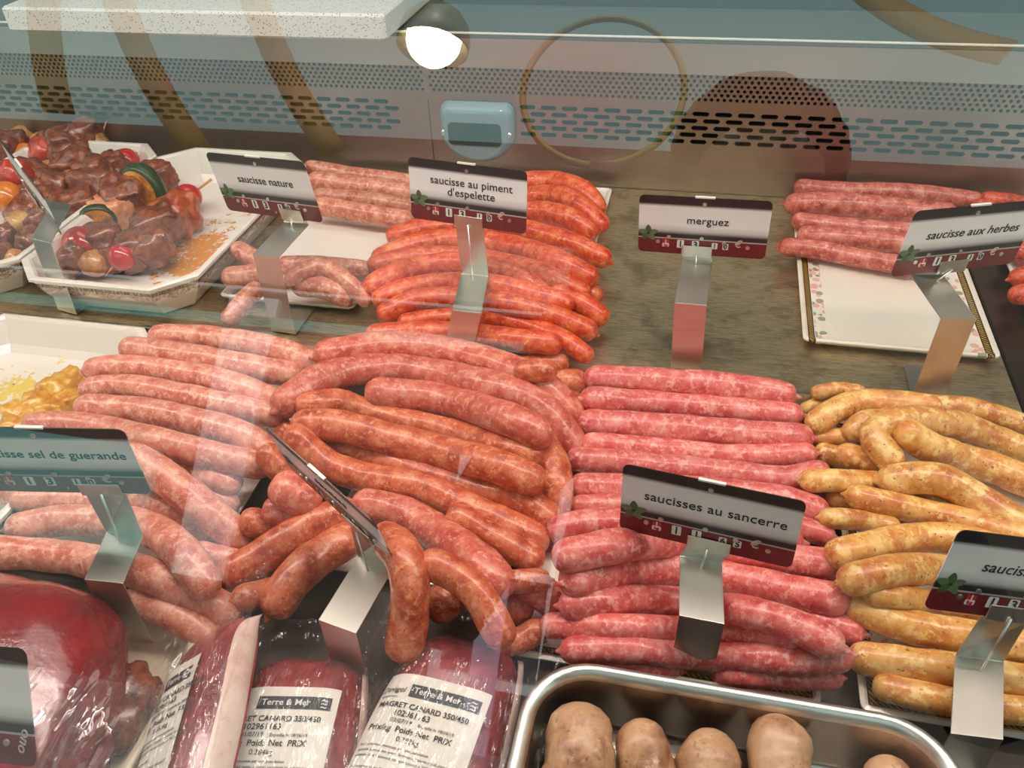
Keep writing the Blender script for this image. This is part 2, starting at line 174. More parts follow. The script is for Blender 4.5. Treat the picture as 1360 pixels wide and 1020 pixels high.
SAUS = [["n1","nature",[-5228,9970,300,-5044,9962,283,-4860,9932,277,-4677,9901,273,-4493,9875,270,-4308,9852,267,-4123,9835,264,-3938,9837,251,-3757,9869,223],107],["n2","nature",[-4970,9537,316,-4803,9548,302,-4634,9537,299,-4467,9518,299,-4300,9496,300,-4133,9474,299,-3965,9461,291,-3798,9467,272,-3634,9496,242],127],["n3","nature",[-4806,9223,269,-4642,9241,258,-4477,9240,259,-4312,9226,264,-4148,9203,270,-3986,9171,272,-3824,9141,269,-3660,9129,252,-3499,9148,218],102],["n4","nature",[-4636,8844,325,-4494,8846,308,-4351,8828,303,-4210,8806,300,-4069,8782,299,-3927,8762,295,-3784,8752,286,-3643,8759,267,-3504,8783,238],122],["c1","nature",[-4497,7528,256,-4384,7555,252,-4269,7569,256,-4153,7574,261,-4036,7573,263,-3920,7571,261,-3804,7575,254,-3691,7591,239,-3580,7618,216],100],["c5","nature",[-5090,7602,340,-4957,7550,313,-4829,7489,280,-4704,7444,223],116],["c4","nature",[-4964,7138,280,-4858,7178,279,-4750,7213,279,-4642,7248,271,-4537,7287,256,-4435,7332,238],122],["c3","nature",[-4073,7027,320,-3953,7036,319,-3834,7032,315,-3718,7023,284,-3610,7024,233],118],["c2","nature",[-4176,6920,447,-4082,7001,476,-3994,7091,493,-3899,7175,487,-3782,7183,448,-3668,7136,416,-3560,7082,376,-3461,7045,306,-3371,7026,219],94],["c6","nature",[-4532,6831,334,-4565,6738,312,-4591,6642,293,-4620,6550,261,-4658,6467,216],100],["e1","piment",[-2639,9793,246,-2449,9867,268,-2259,9945,284,-2059,9980,296,-1862,9936,322,-1690,9828,353,-1531,9700,372,-1374,9573,351,-1242,9463,244],131],["e2","piment",[-2440,9491,242,-2258,9546,254,-2072,9581,277,-1892,9543,319,-1728,9455,358,-1575,9345,382,-1425,9227,384,-1279,9115,339,-1145,9025,240],126],["e3","piment",[-2371,9095,258,-2223,9117,263,-2074,9119,280,-1927,9095,305,-1787,9047,331,-1652,8983,348,-1516,8918,347,-1381,8860,316,-1253,8816,252],138],["e13","piment",[-1304,7618,291,-1200,7568,271,-1097,7516,251,-992,7477,221],109],["e4","piment",[-3480,8381,243,-3194,8541,271,-2886,8652,263,-2559,8690,267,-2230,8684,279,-1909,8617,302,-1606,8490,318,-1316,8335,321,-1017,8231,242],127],["e5","piment",[-3476,7861,242,-3201,8085,294,-2907,8286,281,-2553,8331,284,-2198,8275,302,-1879,8125,348,-1629,7881,432,-1380,7633,503,-1063,7507,426],127],["e6","piment",[-3427,7618,289,-3156,7788,298,-2865,7915,276,-2546,7932,282,-2228,7888,294,-1935,7769,331,-1683,7582,397,-1413,7418,422,-1117,7355,322],124],["e10","piment",[-1283,7176,381,-1179,7161,352,-1076,7140,326,-979,7112,288,-888,7081,237],122],["e7","piment",[-3291,7135,323,-3133,7344,359,-2969,7550,323,-2730,7651,335,-2471,7627,383,-2223,7541,427,-1984,7428,464,-1736,7338,442,-1514,7278,313],129],["e8","piment",[-3179,7009,262,-2972,7188,294,-2765,7369,260,-2503,7388,300,-2267,7271,388,-2021,7165,454,-1752,7100,467,-1484,7028,458,-1213,7000,409],108],["e11","piment",[-2795,6687,213,-2563,6777,222,-2321,6831,232,-2073,6845,239,-1825,6828,251,-1584,6770,265,-1356,6672,279,-1141,6547,284,-929,6446,212],96],["e9","piment",[-3038,6785,233,-2826,6964,288,-2575,7093,269,-2294,7099,286,-2038,6998,354,-1784,6886,417,-1509,6822,417,-1236,6815,339,-970,6811,238],118],["e12","piment",[-3005,6379,243,-2792,6448,249,-2573,6490,260,-2350,6510,263,-2126,6521,261,-1905,6529,256,-1687,6484,280,-1469,6437,304,-1246,6428,311],114],["h1","herb",[1234,10370,226,1481,10342,229,1728,10324,237,1976,10326,246,2223,10340,250,2471,10343,251,2719,10337,246,2966,10315,234,3208,10263,229],109],["h2","herb",[1139,9832,257,1345,9828,276,1551,9835,286,1758,9845,280,1965,9843,270,2171,9825,267,2377,9800,269,2582,9773,272,2786,9739,279],142],["h3","herb",[1173,9444,225,1341,9421,224,1509,9398,226,1677,9378,230,1846,9362,234,2015,9351,236,2185,9342,238,2354,9333,239,2523,9315,245],107],["h4","herb",[1230,9076,235,1385,9064,245,1541,9057,251,1697,9053,251,1853,9048,250,2008,9040,249,2164,9028,250,2319,9014,251,2473,8993,257],119],["h5","herb",[1011,8806,224,1172,8791,232,1332,8767,235,1490,8731,232,1648,8692,228,1805,8655,225,1964,8619,224,2122,8584,226,2280,8547,229],107],["m1","red",[3341,10213,286,3430,10208,284,3519,10219,275,3607,10232,259,3695,10231,242,3780,10209,228,3862,10173,218,3943,10134,210],92],["m5","red",[3239,10106,224,3326,10079,227,3413,10052,232,3498,10021,237,3582,9983,239,3662,9939,238,3740,9893,233,3820,9849,226,3902,9809,218],101],["m2","red",[3377,9038,251,3464,8988,246,3550,8938,242,3638,8891,236],120],["m3","red",[3331,8512,219,3429,8530,249,3526,8563,268,3622,8596,287],107],["m4","red",[3244,8147,217,3340,8157,242,3435,8179,258,3530,8200,275],104],["g1","sel",[-5190,6006,242,-4972,6052,236,-4749,6060,241,-4525,6052,243,-4302,6033,249,-4081,6001,259,-3862,5954,266,-3644,5911,245,-3439,5897,159],125],["g2","sel",[-5304,5700,288,-5098,5727,263,-4888,5725,260,-4678,5712,260,-4469,5696,258,-4259,5680,253,-4049,5671,243,-3842,5687,217,-3644,5733,164],129],["g3","sel",[-5517,5395,238,-5289,5455,250,-5053,5471,254,-4817,5470,253,-4581,5454,256,-4346,5424,263,-4114,5381,269,-3883,5340,248,-3664,5338,159],124],["g4","sel",[-5391,5127,225,-5170,5189,239,-4940,5194,251,-4710,5177,252,-4480,5155,250,-4250,5132,249,-4020,5109,244,-3791,5104,220,-3573,5142,153],118],["g5","sel",[-5199,4819,270,-4974,4865,257,-4743,4874,266,-4511,4861,270,-4281,4836,273,-4052,4802,277,-3825,4758,283,-3599,4717,264,-3396,4680,162],128],["g9","sel",[-3774,4261,-23,-3690,4259,-53,-3608,4260,-89],99],["g15","sel",[-3523,3675,-30,-3436,3680,-47,-3348,3685,-63,-3263,3695,-87],99],["g7","sel",[-4072,4407,126,-3957,4387,124,-3843,4365,124,-3729,4357,103,-3623,4364,54],118],["g6","sel",[-5504,4515,277,-5238,4574,276,-4965,4586,272,-4695,4551,285,-4435,4485,329,-4173,4419,368,-3905,4412,331,-3645,4446,255,-3388,4492,176],123],["g17","sel",[-5675,3998,56,-5541,3983,24,-5409,3959,-11,-5286,3941,-70],123],["g11","sel",[-5227,3844,76,-5129,3901,41,-5021,3943,20,-4906,3968,10,-4788,3984,7,-4671,3997,5,-4554,4014,-7,-4442,4039,-34,-4337,4074,-77],108],["g10","sel",[-4211,4007,100,-4088,4000,74,-3964,3979,61,-3844,3951,37,-3728,3929,-7,-3620,3914,-72],113],["g8","sel",[-4261,4148,419,-4116,4119,377,-3973,4075,345,-3836,4027,298,-3705,3987,230,-3582,3956,144,-3464,3931,51,-3343,3914,-42],143],["g14","sel",[-3666,3100,91,-3550,3094,66,-3434,3074,54,-3320,3048,32,-3210,3024,-8,-3112,2996,-68],117],["g13","sel",[-5076,3299,86,-4817,3353,59,-4551,3373,62,-4285,3364,83,-4030,3321,145,-3781,3259,220,-3523,3205,240,-3281,3200,135,-3057,3194,-11],128],["g12","sel",[-5080,3611,29,-4830,3711,44,-4563,3760,54,-4294,3777,77,-4038,3722,144,-3803,3616,229,-3580,3488,316,-3359,3342,374,-3153,3203,286],131],["k1","merg",[-1580,6280,45,-1483,6321,73,-1384,6358,98,-1278,6383,106,-1171,6404,107],109],["k2","merg",[-1266,6262,-35,-1134,6290,-32,-1001,6316,-27],132],["k3","merg",[-1099,5997,-10,-1004,5976,-31,-908,5957,-55],133],["k27","merg",[-3247,4487,293,-3192,4473,228,-3140,4461,162],123],["k28","merg",[-3416,5075,15,-3331,5050,-23,-3247,5030,-67],123],["k5","merg",[-3309,5900,317,-3036,6079,290,-2749,6230,246,-2435,6307,199,-2113,6276,184,-1807,6165,218,-1507,6036,245,-1214,5902,202,-969,5772,32],148],["k4","merg",[-1379,5838,405,-1283,5861,407,-1187,5883,409],107],["k6","merg",[-3429,5206,278,-3244,5548,296,-2989,5833,215,-2643,6005,144,-2260,5998,133,-1904,5850,215,-1538,5717,265,-1170,5614,179,-892,5442,-33],152],["k11","merg",[-1153,5232,143,-1046,5152,125,-972,5040,108,-924,4919,77,-893,4800,24,-877,4690,-53],133],["k8","merg",[-3219,5185,282,-3007,5366,213,-2790,5456,42,-2502,5445,-6,-2208,5416,-2,-1918,5362,5,-1658,5239,64,-1423,5090,160,-1148,5006,187],118],["k7","merg",[-2702,5589,170,-2487,5663,124,-2267,5717,83,-2042,5680,87,-1848,5574,147,-1678,5442,231,-1513,5304,317,-1331,5178,380,-1120,5094,366],149],["k10","merg",[-3033,4937,46,-2762,4936,30,-2494,4894,32,-2228,4836,25,-1962,4781,13,-1695,4736,-3,-1430,4683,17,-1172,4618,70,-934,4514,8],125],["k9","merg",[-3119,4930,287,-2857,4959,293,-2594,4947,275,-2337,4952,213,-2080,4960,159,-1823,4909,174,-1587,4809,239,-1348,4711,294,-1094,4653,265],142],["k26","merg",[-3197,3970,73,-3111,4005,19,-3031,4045,-41],122],["k25","merg",[-3002,4036,169,-2934,4051,134,-2866,4067,98],128],["k29","merg",[-2892,4096,361,-2839,4091,329,-2786,4087,297],157],["k12","merg",[-3102,4725,315,-2890,4665,143,-2621,4619,87,-2345,4573,102,-2065,4566,109,-1792,4527,64,-1524,4451,31,-1255,4379,8,-987,4327,-54],131],["k17","merg",[-1067,3678,-43,-1024,3668,-52,-982,3659,-62],123],["k16","merg",[-895,3755,75,-823,3754,29,-755,3759,-23],132],["k15","merg",[-1032,3661,223,-932,3687,222,-832,3711,223],86],["k14","merg",[-1565,4250,144,-1451,4225,98,-1336,4199,56,-1220,4174,15,-1103,4151,-24,-986,4130,-64],120],["k13","merg",[-2344,4294,89,-2155,4285,85,-1973,4235,93,-1806,4147,111,-1655,4042,154,-1517,3928,216,-1385,3810,285,-1247,3691,337,-1104,3569,334],144],["k24","merg",[-2933,3291,54,-2862,3372,14,-2801,3456,-36],105],["k19","merg",[-1503,3630,-25,-1517,3603,-33,-1532,3576,-43],143],["k21","merg",[-1057,3363,-84,-970,3385,-88,-890,3426,-80,-823,3482,-58],95],["k18","merg",[-1504,3492,498,-1382,3473,467,-1267,3437,427,-1164,3384,373,-1085,3311,305,-1011,3235,235],119],["k20","merg",[-1917,3685,449,-1787,3563,519,-1674,3424,538,-1623,3294,429,-1630,3210,258,-1653,3126,88],138],["k23","merg",[-2493,4104,164,-2614,4015,154,-2729,3919,135,-2835,3818,99,-2942,3722,55,-3054,3631,14,-3166,3534,-16],145],["k22","merg",[-2390,3881,113,-2484,3751,119,-2565,3613,123,-2632,3471,97,-2681,3330,40],145],["s1","pink",[-787,6336,19,-575,6349,26,-362,6359,36,-149,6366,43,64,6370,48,277,6369,54,490,6363,59,703,6353,57,915,6334,53],130],["s2","pink",[-778,5946,79,-568,6021,30,-369,6114,-36,-148,6160,-63,82,6169,-62,311,6173,-59,541,6177,-55,770,6177,-50,999,6166,-37],118],["s3","pink",[-767,5733,-32,-542,5758,-39,-316,5781,-45,-89,5797,-45,138,5806,-42,365,5814,-37,592,5821,-32,819,5829,-26,1046,5831,-13],136],["s4","pink",[-702,5434,-1,-482,5484,-35,-263,5538,-73,-35,5556,-79,193,5560,-77,422,5564,-72,650,5581,-61,876,5615,-48,1101,5648,-29],102],["s5","pink",[-793,5266,-46,-546,5293,-57,-299,5318,-66,-50,5330,-69,198,5334,-66,447,5335,-62,696,5330,-59,944,5334,-48,1178,5383,13],113],["s6","pink",[-714,4961,-64,-482,4996,-60,-250,5028,-56,-18,5054,-54,215,5074,-51,449,5087,-50,683,5091,-49,917,5083,-48,1144,5034,-63],119],["s7","pink",[-692,4758,-84,-458,4802,-75,-223,4841,-74,14,4865,-77,251,4875,-77,490,4873,-77,727,4862,-76,965,4841,-76,1199,4799,-81],99],["s8","pink",[-791,4398,11,-591,4494,14,-390,4576,-25,-176,4614,-58,46,4624,-62,267,4630,-56,488,4635,-50,710,4639,-46,931,4634,-37],120],["s15","pink",[-320,3349,-102,-102,3370,-99,79,3431,-163,220,3515,-271,437,3536,-275,537,3443,-122,740,3439,-82,956,3469,-74,1171,3500,-59],80],["s14","pink",[-520,3333,21,-292,3380,33,-61,3411,36,124,3488,-63,330,3540,-109,525,3515,-27,732,3492,54,964,3501,69,1185,3539,122],98],["s13","pink",[-702,3499,19,-491,3503,67,-281,3496,126,-74,3541,105,93,3638,3,281,3713,-71,496,3726,-57,676,3668,46,854,3606,151],92],["s12","pink",[1098,3957,-77,1210,3936,-71,1321,3913,-65],107],["s11","pink",[-562,3582,187,-338,3669,162,-157,3794,59,43,3894,-31,271,3883,6,449,3783,138,628,3678,262,859,3611,297,1087,3530,282],111],["s10","pink",[-562,3684,329,-381,3845,248,-234,4010,115,-51,4151,4,191,4216,-38,448,4211,-52,700,4168,-27,941,4095,34,1190,4047,78],125],["s9","pink",[-622,3738,499,-384,3870,492,-205,4040,375,-63,4217,218,103,4376,67,352,4446,-1,628,4441,1,903,4431,-6,1179,4416,-2],124],["y1b","yellow",[1143,6354,-95,1186,6362,-67,1228,6371,-39],61],["y1","yellow",[1234,6393,70,1298,6405,92,1365,6420,105,1433,6432,104,1501,6439,94,1571,6440,88],72],["y3","yellow",[2190,6371,87,2351,6350,111,2514,6340,112,2676,6324,89,2837,6312,55,2995,6308,13,3157,6315,-13,3321,6319,-29,3484,6304,-31],90],["y20","yellow",[1262,5966,-100,1345,5970,-85,1429,5975,-72],84],["y2","yellow",[1214,6032,23,1305,6099,77,1405,6173,102,1510,6240,110,1628,6284,113,1753,6295,120,1878,6285,129,2003,6267,138,2126,6245,151],113],["y8","yellow",[1275,5743,-85,1343,5731,-83,1411,5718,-81],98],["y21","yellow",[1440,5629,27,1554,5630,3,1665,5643,-31],114],["y4","yellow",[1500,5943,40,1561,6006,88,1652,6051,88,1743,6093,73,1840,6124,69],100],["y9","yellow",[1107,5229,67,1202,5231,83,1298,5246,84,1387,5279,65,1469,5322,35,1548,5368,2,1637,5402,-18],94],["y5","yellow",[1725,5525,140,1596,5695,235,1806,5857,275,2058,5967,229,2314,6048,150,2560,6111,34,2820,6089,-53,3078,5985,-53,3343,5898,-23],121],["y6","yellow",[1870,5690,279,2032,5677,183,2194,5725,93,2360,5774,11,2543,5780,-37,2721,5712,-48,2895,5631,-49,3075,5568,-30,3257,5512,-6],131],["y10","yellow",[1319,5213,-92,1393,5207,-83,1466,5203,-75],92],["y22","yellow",[1972,5330,-100,2090,5315,-82,2210,5308,-73,2329,5293,-80,2441,5252,-96,2553,5208,-95,2668,5175,-85,2786,5152,-77,2903,5127,-69],82],["y7","yellow",[1747,5331,91,1921,5340,133,2099,5335,140,2264,5281,102,2414,5192,61,2566,5100,39,2726,5020,35,2895,4963,50,3064,4909,70],133],["y12","yellow",[1233,4870,33,1316,4884,27,1394,4911,6,1467,4941,-24,1543,4965,-53,1625,4979,-71,1709,4976,-74],84],["y11","yellow",[1467,5122,49,1654,5110,37,1834,5132,-11,2017,5132,-41,2191,5076,-7,2353,4997,43,2520,4915,69,2694,4855,108,2867,4800,152],105],["y18","yellow",[1527,3515,-88,1670,3489,-69,1815,3474,-57,1962,3470,-49,2109,3471,-44,2256,3474,-42,2403,3481,-38,2549,3492,-31,2694,3496,-11],95],["y17","yellow",[1410,3703,-67,1570,3687,-41,1732,3680,-23,1894,3684,-13,2057,3684,-13,2220,3682,-13,2383,3680,-11,2546,3684,0,2707,3682,25],118],["y16","yellow",[1394,4018,49,1563,3984,23,1734,3978,-12,1908,3976,-28,2082,3977,-17,2257,3966,-17,2431,3950,-21,2605,3942,-11,2777,3930,16],119],["y15","yellow",[1439,4044,194,1589,4069,173,1709,4134,96,1824,4201,12,1956,4252,-54,2110,4259,-69,2267,4256,-64,2424,4262,-57,2581,4261,-41],84],["y14","yellow",[1292,4069,288,1472,4142,310,1623,4253,245,1759,4364,150,1904,4465,58,2080,4531,-4,2277,4544,-22,2477,4550,-15,2674,4547,10],115],["y13","yellow",[1257,4410,153,1447,4517,148,1616,4645,90,1794,4762,34,1998,4838,10,2212,4830,37,2379,4705,100,2559,4593,155,2762,4521,202],113]]
SKEW = [["a1",[["beef",[-9929,9792,372],261],["onion",[-10105,10337,348],163],["mushroom",[-9840,10364,279],136],["beef",[-9284,10314,397],187]],None,[-9006,10604,504]],["a2",[["ytom",[-9622,9797,328],170],["pepper",[-9301,9850,346],234],["beef",[-9094,9979,371],261],["beef",[-8928,10264,434],237],["onion",[-8812,10315,304],186]],None,[-8681,10548,586]],["a3",[["tom",[-8027,9868,293],179],["beef",[-8043,9564,302],188],["beef",[-7972,9113,376],266],["beef",[-8489,9375,360],249],["mushroom",[-9037,9488,256],140],["beef",[-8952,9028,356],245],["beef",[-9031,8744,329],217]],[-7911,9996,369],None],["a4",[["beef",[-7650,8710,390],281],["onion",[-8183,8884,404],168],["beef",[-8220,8675,370],260],["beef",[-8506,8507,346],235],["pepper",[-8833,8689,560],213]],None,None],["a5",[["beef",[-7722,8281,361],251],["beef",[-8139,8334,349],230],["beef",[-8352,8152,319],206],["ytom",[-8672,8258,455],207]],None,None],["a6",[["beef",[-7959,8008,315],203],["onion",[-8204,7835,303],190],["beef",[-8225,7527,279],164]],None,[-8287,7435,242]],["a7",[["beef",[-7819,7532,268],153],["mushroom",[-7795,7158,244],128],["beef",[-7986,7130,274],159]],[-7711,7656,291],None],["c1",[["ytom",[-7339,9785,267],152],["beef",[-7161,9225,352],241],["zuc",[-7060,8790,422],314],["beef",[-7189,8582,397],287],["salmon",[-7227,8333,328],216],["zuc",[-7247,8071,324],212],["beef",[-6881,7617,326],214],["tom",[-7077,7462,335],223]],None,[-7206,7231,172]],["c2",[["beef",[-6581,7309,262],147],["mushroom",[-6741,7182,271],156],["beef",[-7015,7198,308],156]],None,[-6996,7067,84]],["c3",[["tom",[-6502,8899,290],176],["chick",[-6306,8345,346],234],["beef",[-6378,7986,361],250],["beef",[-6165,7547,352],241],["beef",[-6335,7468,322],209],["tom",[-6384,7252,350],165]],[-6258,9149,441],[-6520,7040,215]],["y1",[["pepper",[-6042,5652,-115],66],["ychick",[-6003,5494,-57],127],["ychick",[-5975,5311,-34],151],["ypep",[-6080,5229,-59],125],["ychick",[-6034,5025,-29],156],["ychick",[-6108,4857,-31],154]],[-6009,5743,-53],None],["y2",[["ychick",[-5810,5214,-48],115],["ychick",[-5823,5008,-32],138],["ychick",[-5899,4856,-47],137],["ychick",[-6002,4678,-30],135]],None,None]]
PALE = [["t1",[-379,2693,72,-368,2567,40,-357,2443,11,-347,2326,-24,-337,2217,-68],210],["t2",[2,2738,23,28,2617,-7,51,2498,-34,69,2385,-68,85,2279,-110],165],["t3",[408,2728,30,421,2616,3,431,2505,-21,438,2401,-53,446,2303,-92],184],["t4",[806,2879,58,817,2748,24,829,2619,-6,843,2498,-43,858,2386,-88],189],["t5",[1444,2832,-20,1453,2730,-43,1459,2630,-64,1464,2535,-92,1471,2446,-128],147]]
HOOP = [-0.358,-2.115,1.798]
LAB = {
'n1': 'thick red-pink sausage at the very back of the plain sausage plate, against the steel wall',
'n2': 'thick reddish sausage second from the wall on the plain sausage plate',
'n3': 'slimmer pale sausage third from the wall on the plain sausage plate',
'n4': 'pale sausage of the back row bordering the bare middle of the plain plate',
'c1': 'thin pale chipolata rearmost in the small front bundle on the plain plate',
'c5': 'thin pale chipolata leaning against the flowered dish at left of the bundle',
'c4': 'thin pale chipolata pointing left from behind the leg of the saucisse nature tag',
'c3': 'blunt pale chipolata lying beneath the arched one at the plate edge',
'c2': 'arched pale chipolata lying over the others in the small front bundle',
'c6': 'thin pale chipolata hanging off the plate edge towards the viewer',
'e1': 'chilli sausage rearmost in the orange-red heap, curving down behind the tag',
'e2': 'chilli sausage second from the back of the orange-red heap',
'e3': 'chilli sausage third from the back, its blunt end just right of the tag',
'e13': 'stub of a chilli sausage peeping out at the right of the heap',
'e4': 'long arched chilli sausage running just under the piment tag card',
'e5': 'long arched chilli sausage, second below the piment tag card',
'e6': 'long arched chilli sausage, third below the piment tag card',
'e10': 'short chilli sausage end pointing right over the bare steel deck',
'e7': 'chilli sausage with a thick end hooked downward right of the tag leg',
'e8': 'thin chilli sausage passing beneath the hooked one beside the tag leg',
'e11': 'thin dark red chilli sausage reaching furthest towards the front right',
'e9': 'bright red arched chilli sausage, second from the front of the heap',
'e12': 'bright red chilli sausage lowest at the front edge of its plate',
'h1': 'herb sausage at the very back of its plate, against the steel wall',
'h2': 'thickest herb sausage, second from the wall, with a tail at left',
'h3': 'slim herb sausage third from the wall',
'h4': 'smooth glossy herb sausage fourth from the wall',
'h5': 'herb sausage nearest the bare half of the flower-bordered plate',
'm1': 'thin red sausage rearmost at the right edge, above the herb tag',
'm5': 'thin red sausage second from the back at the right edge',
'm2': 'red sausage end beside the lower right corner of the herb tag',
'm3': 'red sausage end second from the front at the right edge',
'm4': 'red sausage end nearest the front at the right edge',
'g1': 'salted sausage rearmost on the left pile, along the deck edge',
'g2': 'rosy salted sausage second from the back of the left pile',
'g3': 'salted sausage third from the back of the left pile',
'g4': 'salted sausage fourth from the back of the left pile',
'g5': 'salted sausage fifth from the back, with a dark pink left end',
'g9': 'small pale sausage end under the long diagonal salted sausage',
'g15': 'short brown sausage piece between the left and middle piles',
'g7': 'pale sausage end poking out right under the sixth salted sausage',
'g6': 'long salted sausage sixth from the back, reaching left over the dish rim',
'g17': 'pale sausage end at the left picture edge under the salt sausage tag',
'g11': 'pale sausage lying behind the leg of the sel de guerande tag',
'g10': 'salted sausage half covered by the long diagonal one',
'g8': 'long thick salted sausage lying diagonally towards the viewer',
'g14': 'mottled brown sausage nearest the viewer beside the wrapped red meat',
'g13': 'long brown sausage passing just behind the wrapped red meat',
'g12': 'pale arched sausage in front of the left pile, curving round the tag leg',
'k1': 'short spiced sausage at the back right corner of the brown heap',
'k2': 'stubby spiced sausage end beside the rearmost pink sausage',
'k3': 'wrinkled spiced sausage end beside the third pink sausage',
'k27': 'orange sausage piece showing behind the edge-on tag',
'k28': 'orange-brown sausage end left of the heap, above the edge-on tag',
'k5': 'long rosy sausage rearmost on the middle heap',
'k4': 'small sausage end on top at the back right of the middle heap',
'k6': 'longest rosy sausage, arched over the back of the middle heap',
'k11': 'spiced sausage bent downward along the right side of the middle heap',
'k8': 'slim spiced sausage between the two thick ones in the middle heap',
'k7': 'thick rosy sausage with rounded ends in the middle of the heap',
'k10': 'long spiced sausage below the big brown one, hooked at its right end',
'k9': 'big brown shiny sausage lying uppermost across the middle heap',
'k26': 'small orange sausage end beneath two knobs left of the edge-on tag',
'k25': 'lower of two pinkish sausage knobs left of the edge-on tag',
'k29': 'upper rounder one of two pinkish sausage knobs left of the edge-on tag',
'k12': 'long orange sausage starting behind the edge-on tag and running right',
'k17': 'small sausage stub in the gap left of the pink pile',
'k16': 'dark pink sausage end wedged against the pink pile',
'k15': 'short orange sausage piece under the pale pink-brown one',
'k14': 'blunt sausage between the long orange and the pale pink-brown one',
'k13': 'thick pale pink-brown sausage sloping down right from the edge-on tag',
'k24': 'small brown sausage tip between the two that point at the viewer',
'k19': 'round sausage end facing the viewer in the front gap',
'k21': 'low sausage piece lying just behind the largest duck pack',
'k18': 'bent sausage curving down to the front of the middle heap',
'k20': 'arched brown sausage hanging down right of the edge-on tag leg',
'k23': 'left one of two brown sausages slanting down left of the tag leg',
'k22': 'right one of two brown sausages slanting down left of the tag leg',
's1': 'pink sausage rearmost in its pile, beside the bare steel deck',
's2': 'pink sausage second from the back of its pile',
's3': 'plump pink sausage third from the back with a knotted right end',
's4': 'slim pale pink sausage fourth from the back',
's5': 'pink sausage fifth from the back, just above the sancerre tag',
's6': 'pink sausage sixth from the back, partly behind the sancerre tag',
's7': 'slim pink sausage seventh from the back behind the sancerre tag',
's8': 'pink sausage with a left end level with the tag bottom corner',
's15': 'lowest brownish-pink sausage lying on the flower-bordered plate by the tray',
's14': 'pink sausage second lowest at the front with a knotted right tip',
's13': 'pale brownish sausage third lowest at the front of the pink pile',
's12': 'short pink sausage end beside the yellow pile, front right',
's11': 'plump pink sausage bending down at right behind the tag leg',
's10': 'plump pink sausage lying just under the sancerre tag card',
's9': 'thick pink sausage with a knot at each end passing behind the sancerre tag',
'y1b': 'tiny yellow sausage tip at the back left of the curry pile',
'y1': 'short yellow sausage rearmost at left of the curry pile',
'y3': 'orange-yellow sausage rearmost at the right of the curry pile',
'y20': 'small yellow stub beneath the thick curved end at the back',
'y2': 'yellow sausage with a thick end bent down at the back left',
'y8': 'left one of two round yellow knobs beside the pink sausages',
'y21': 'right one of two round yellow knobs under the hooked sausage',
'y4': 'pinkish-yellow sausage half under the hooked one',
'y9': 'yellow sausage with a blunt left end touching the fifth pink sausage',
'y5': 'long yellow sausage with a hooked left end on top of the curry pile',
'y6': 'thick yellow sausage with a cut pinkish left end below the hooked one',
'y10': 'small yellow stub with a knot left of the long slim one',
'y22': 'yellow sausage almost hidden in the gap between two thick ones',
'y7': 'thickest yellow sausage, with a ragged left end, running to the right edge',
'y12': 'short yellow sausage with a knob on its left end',
'y11': 'long slim yellow sausage sloping under the thickest one',
'y18': 'lowest yellow sausage lying on the flower-bordered plate',
'y17': 'yellow sausage second lowest at the front of the curry pile',
'y16': 'spotted yellow sausage third lowest at the front of the curry pile',
'y15': 'dark yellow sausage behind the lower left corner of the right tag',
'y14': 'curved yellow sausage second below the upper row, left of the right tag',
'y13': 'bright yellow sausage with a rounded left end beside the sancerre tag',
'sk_a1': 'brown meat skewer at the very back of the far left dish',
'sk_a2': 'brown meat skewer with an orange tomato and red pepper, on top at the back',
'sk_a3': 'brown meat skewer with a red cherry tomato at its upper end',
'sk_a4': 'brown meat skewer in the middle of the far left heap',
'sk_a5': 'brown meat skewer with a large orange tomato at the left edge',
'sk_a6': 'brown meat skewer with an onion end behind the edge-on tag',
'sk_a7': 'brown meat skewer nearest the viewer at the front of the far left dish',
'sk_c1': 'skewer with courgette slices, meat and a big red tomato at the front tip',
'sk_c2': 'short skewer with a mushroom tucked under the two others',
'sk_c3': 'red-brown marinated skewer with a tomato at each end beside the sauce smears',
'sk_y1': 'yellow chicken skewer with a red pepper piece and bare stick end',
'sk_y2': 'yellow chicken skewer lying nearer the viewer, above the salt sausage tag',
}
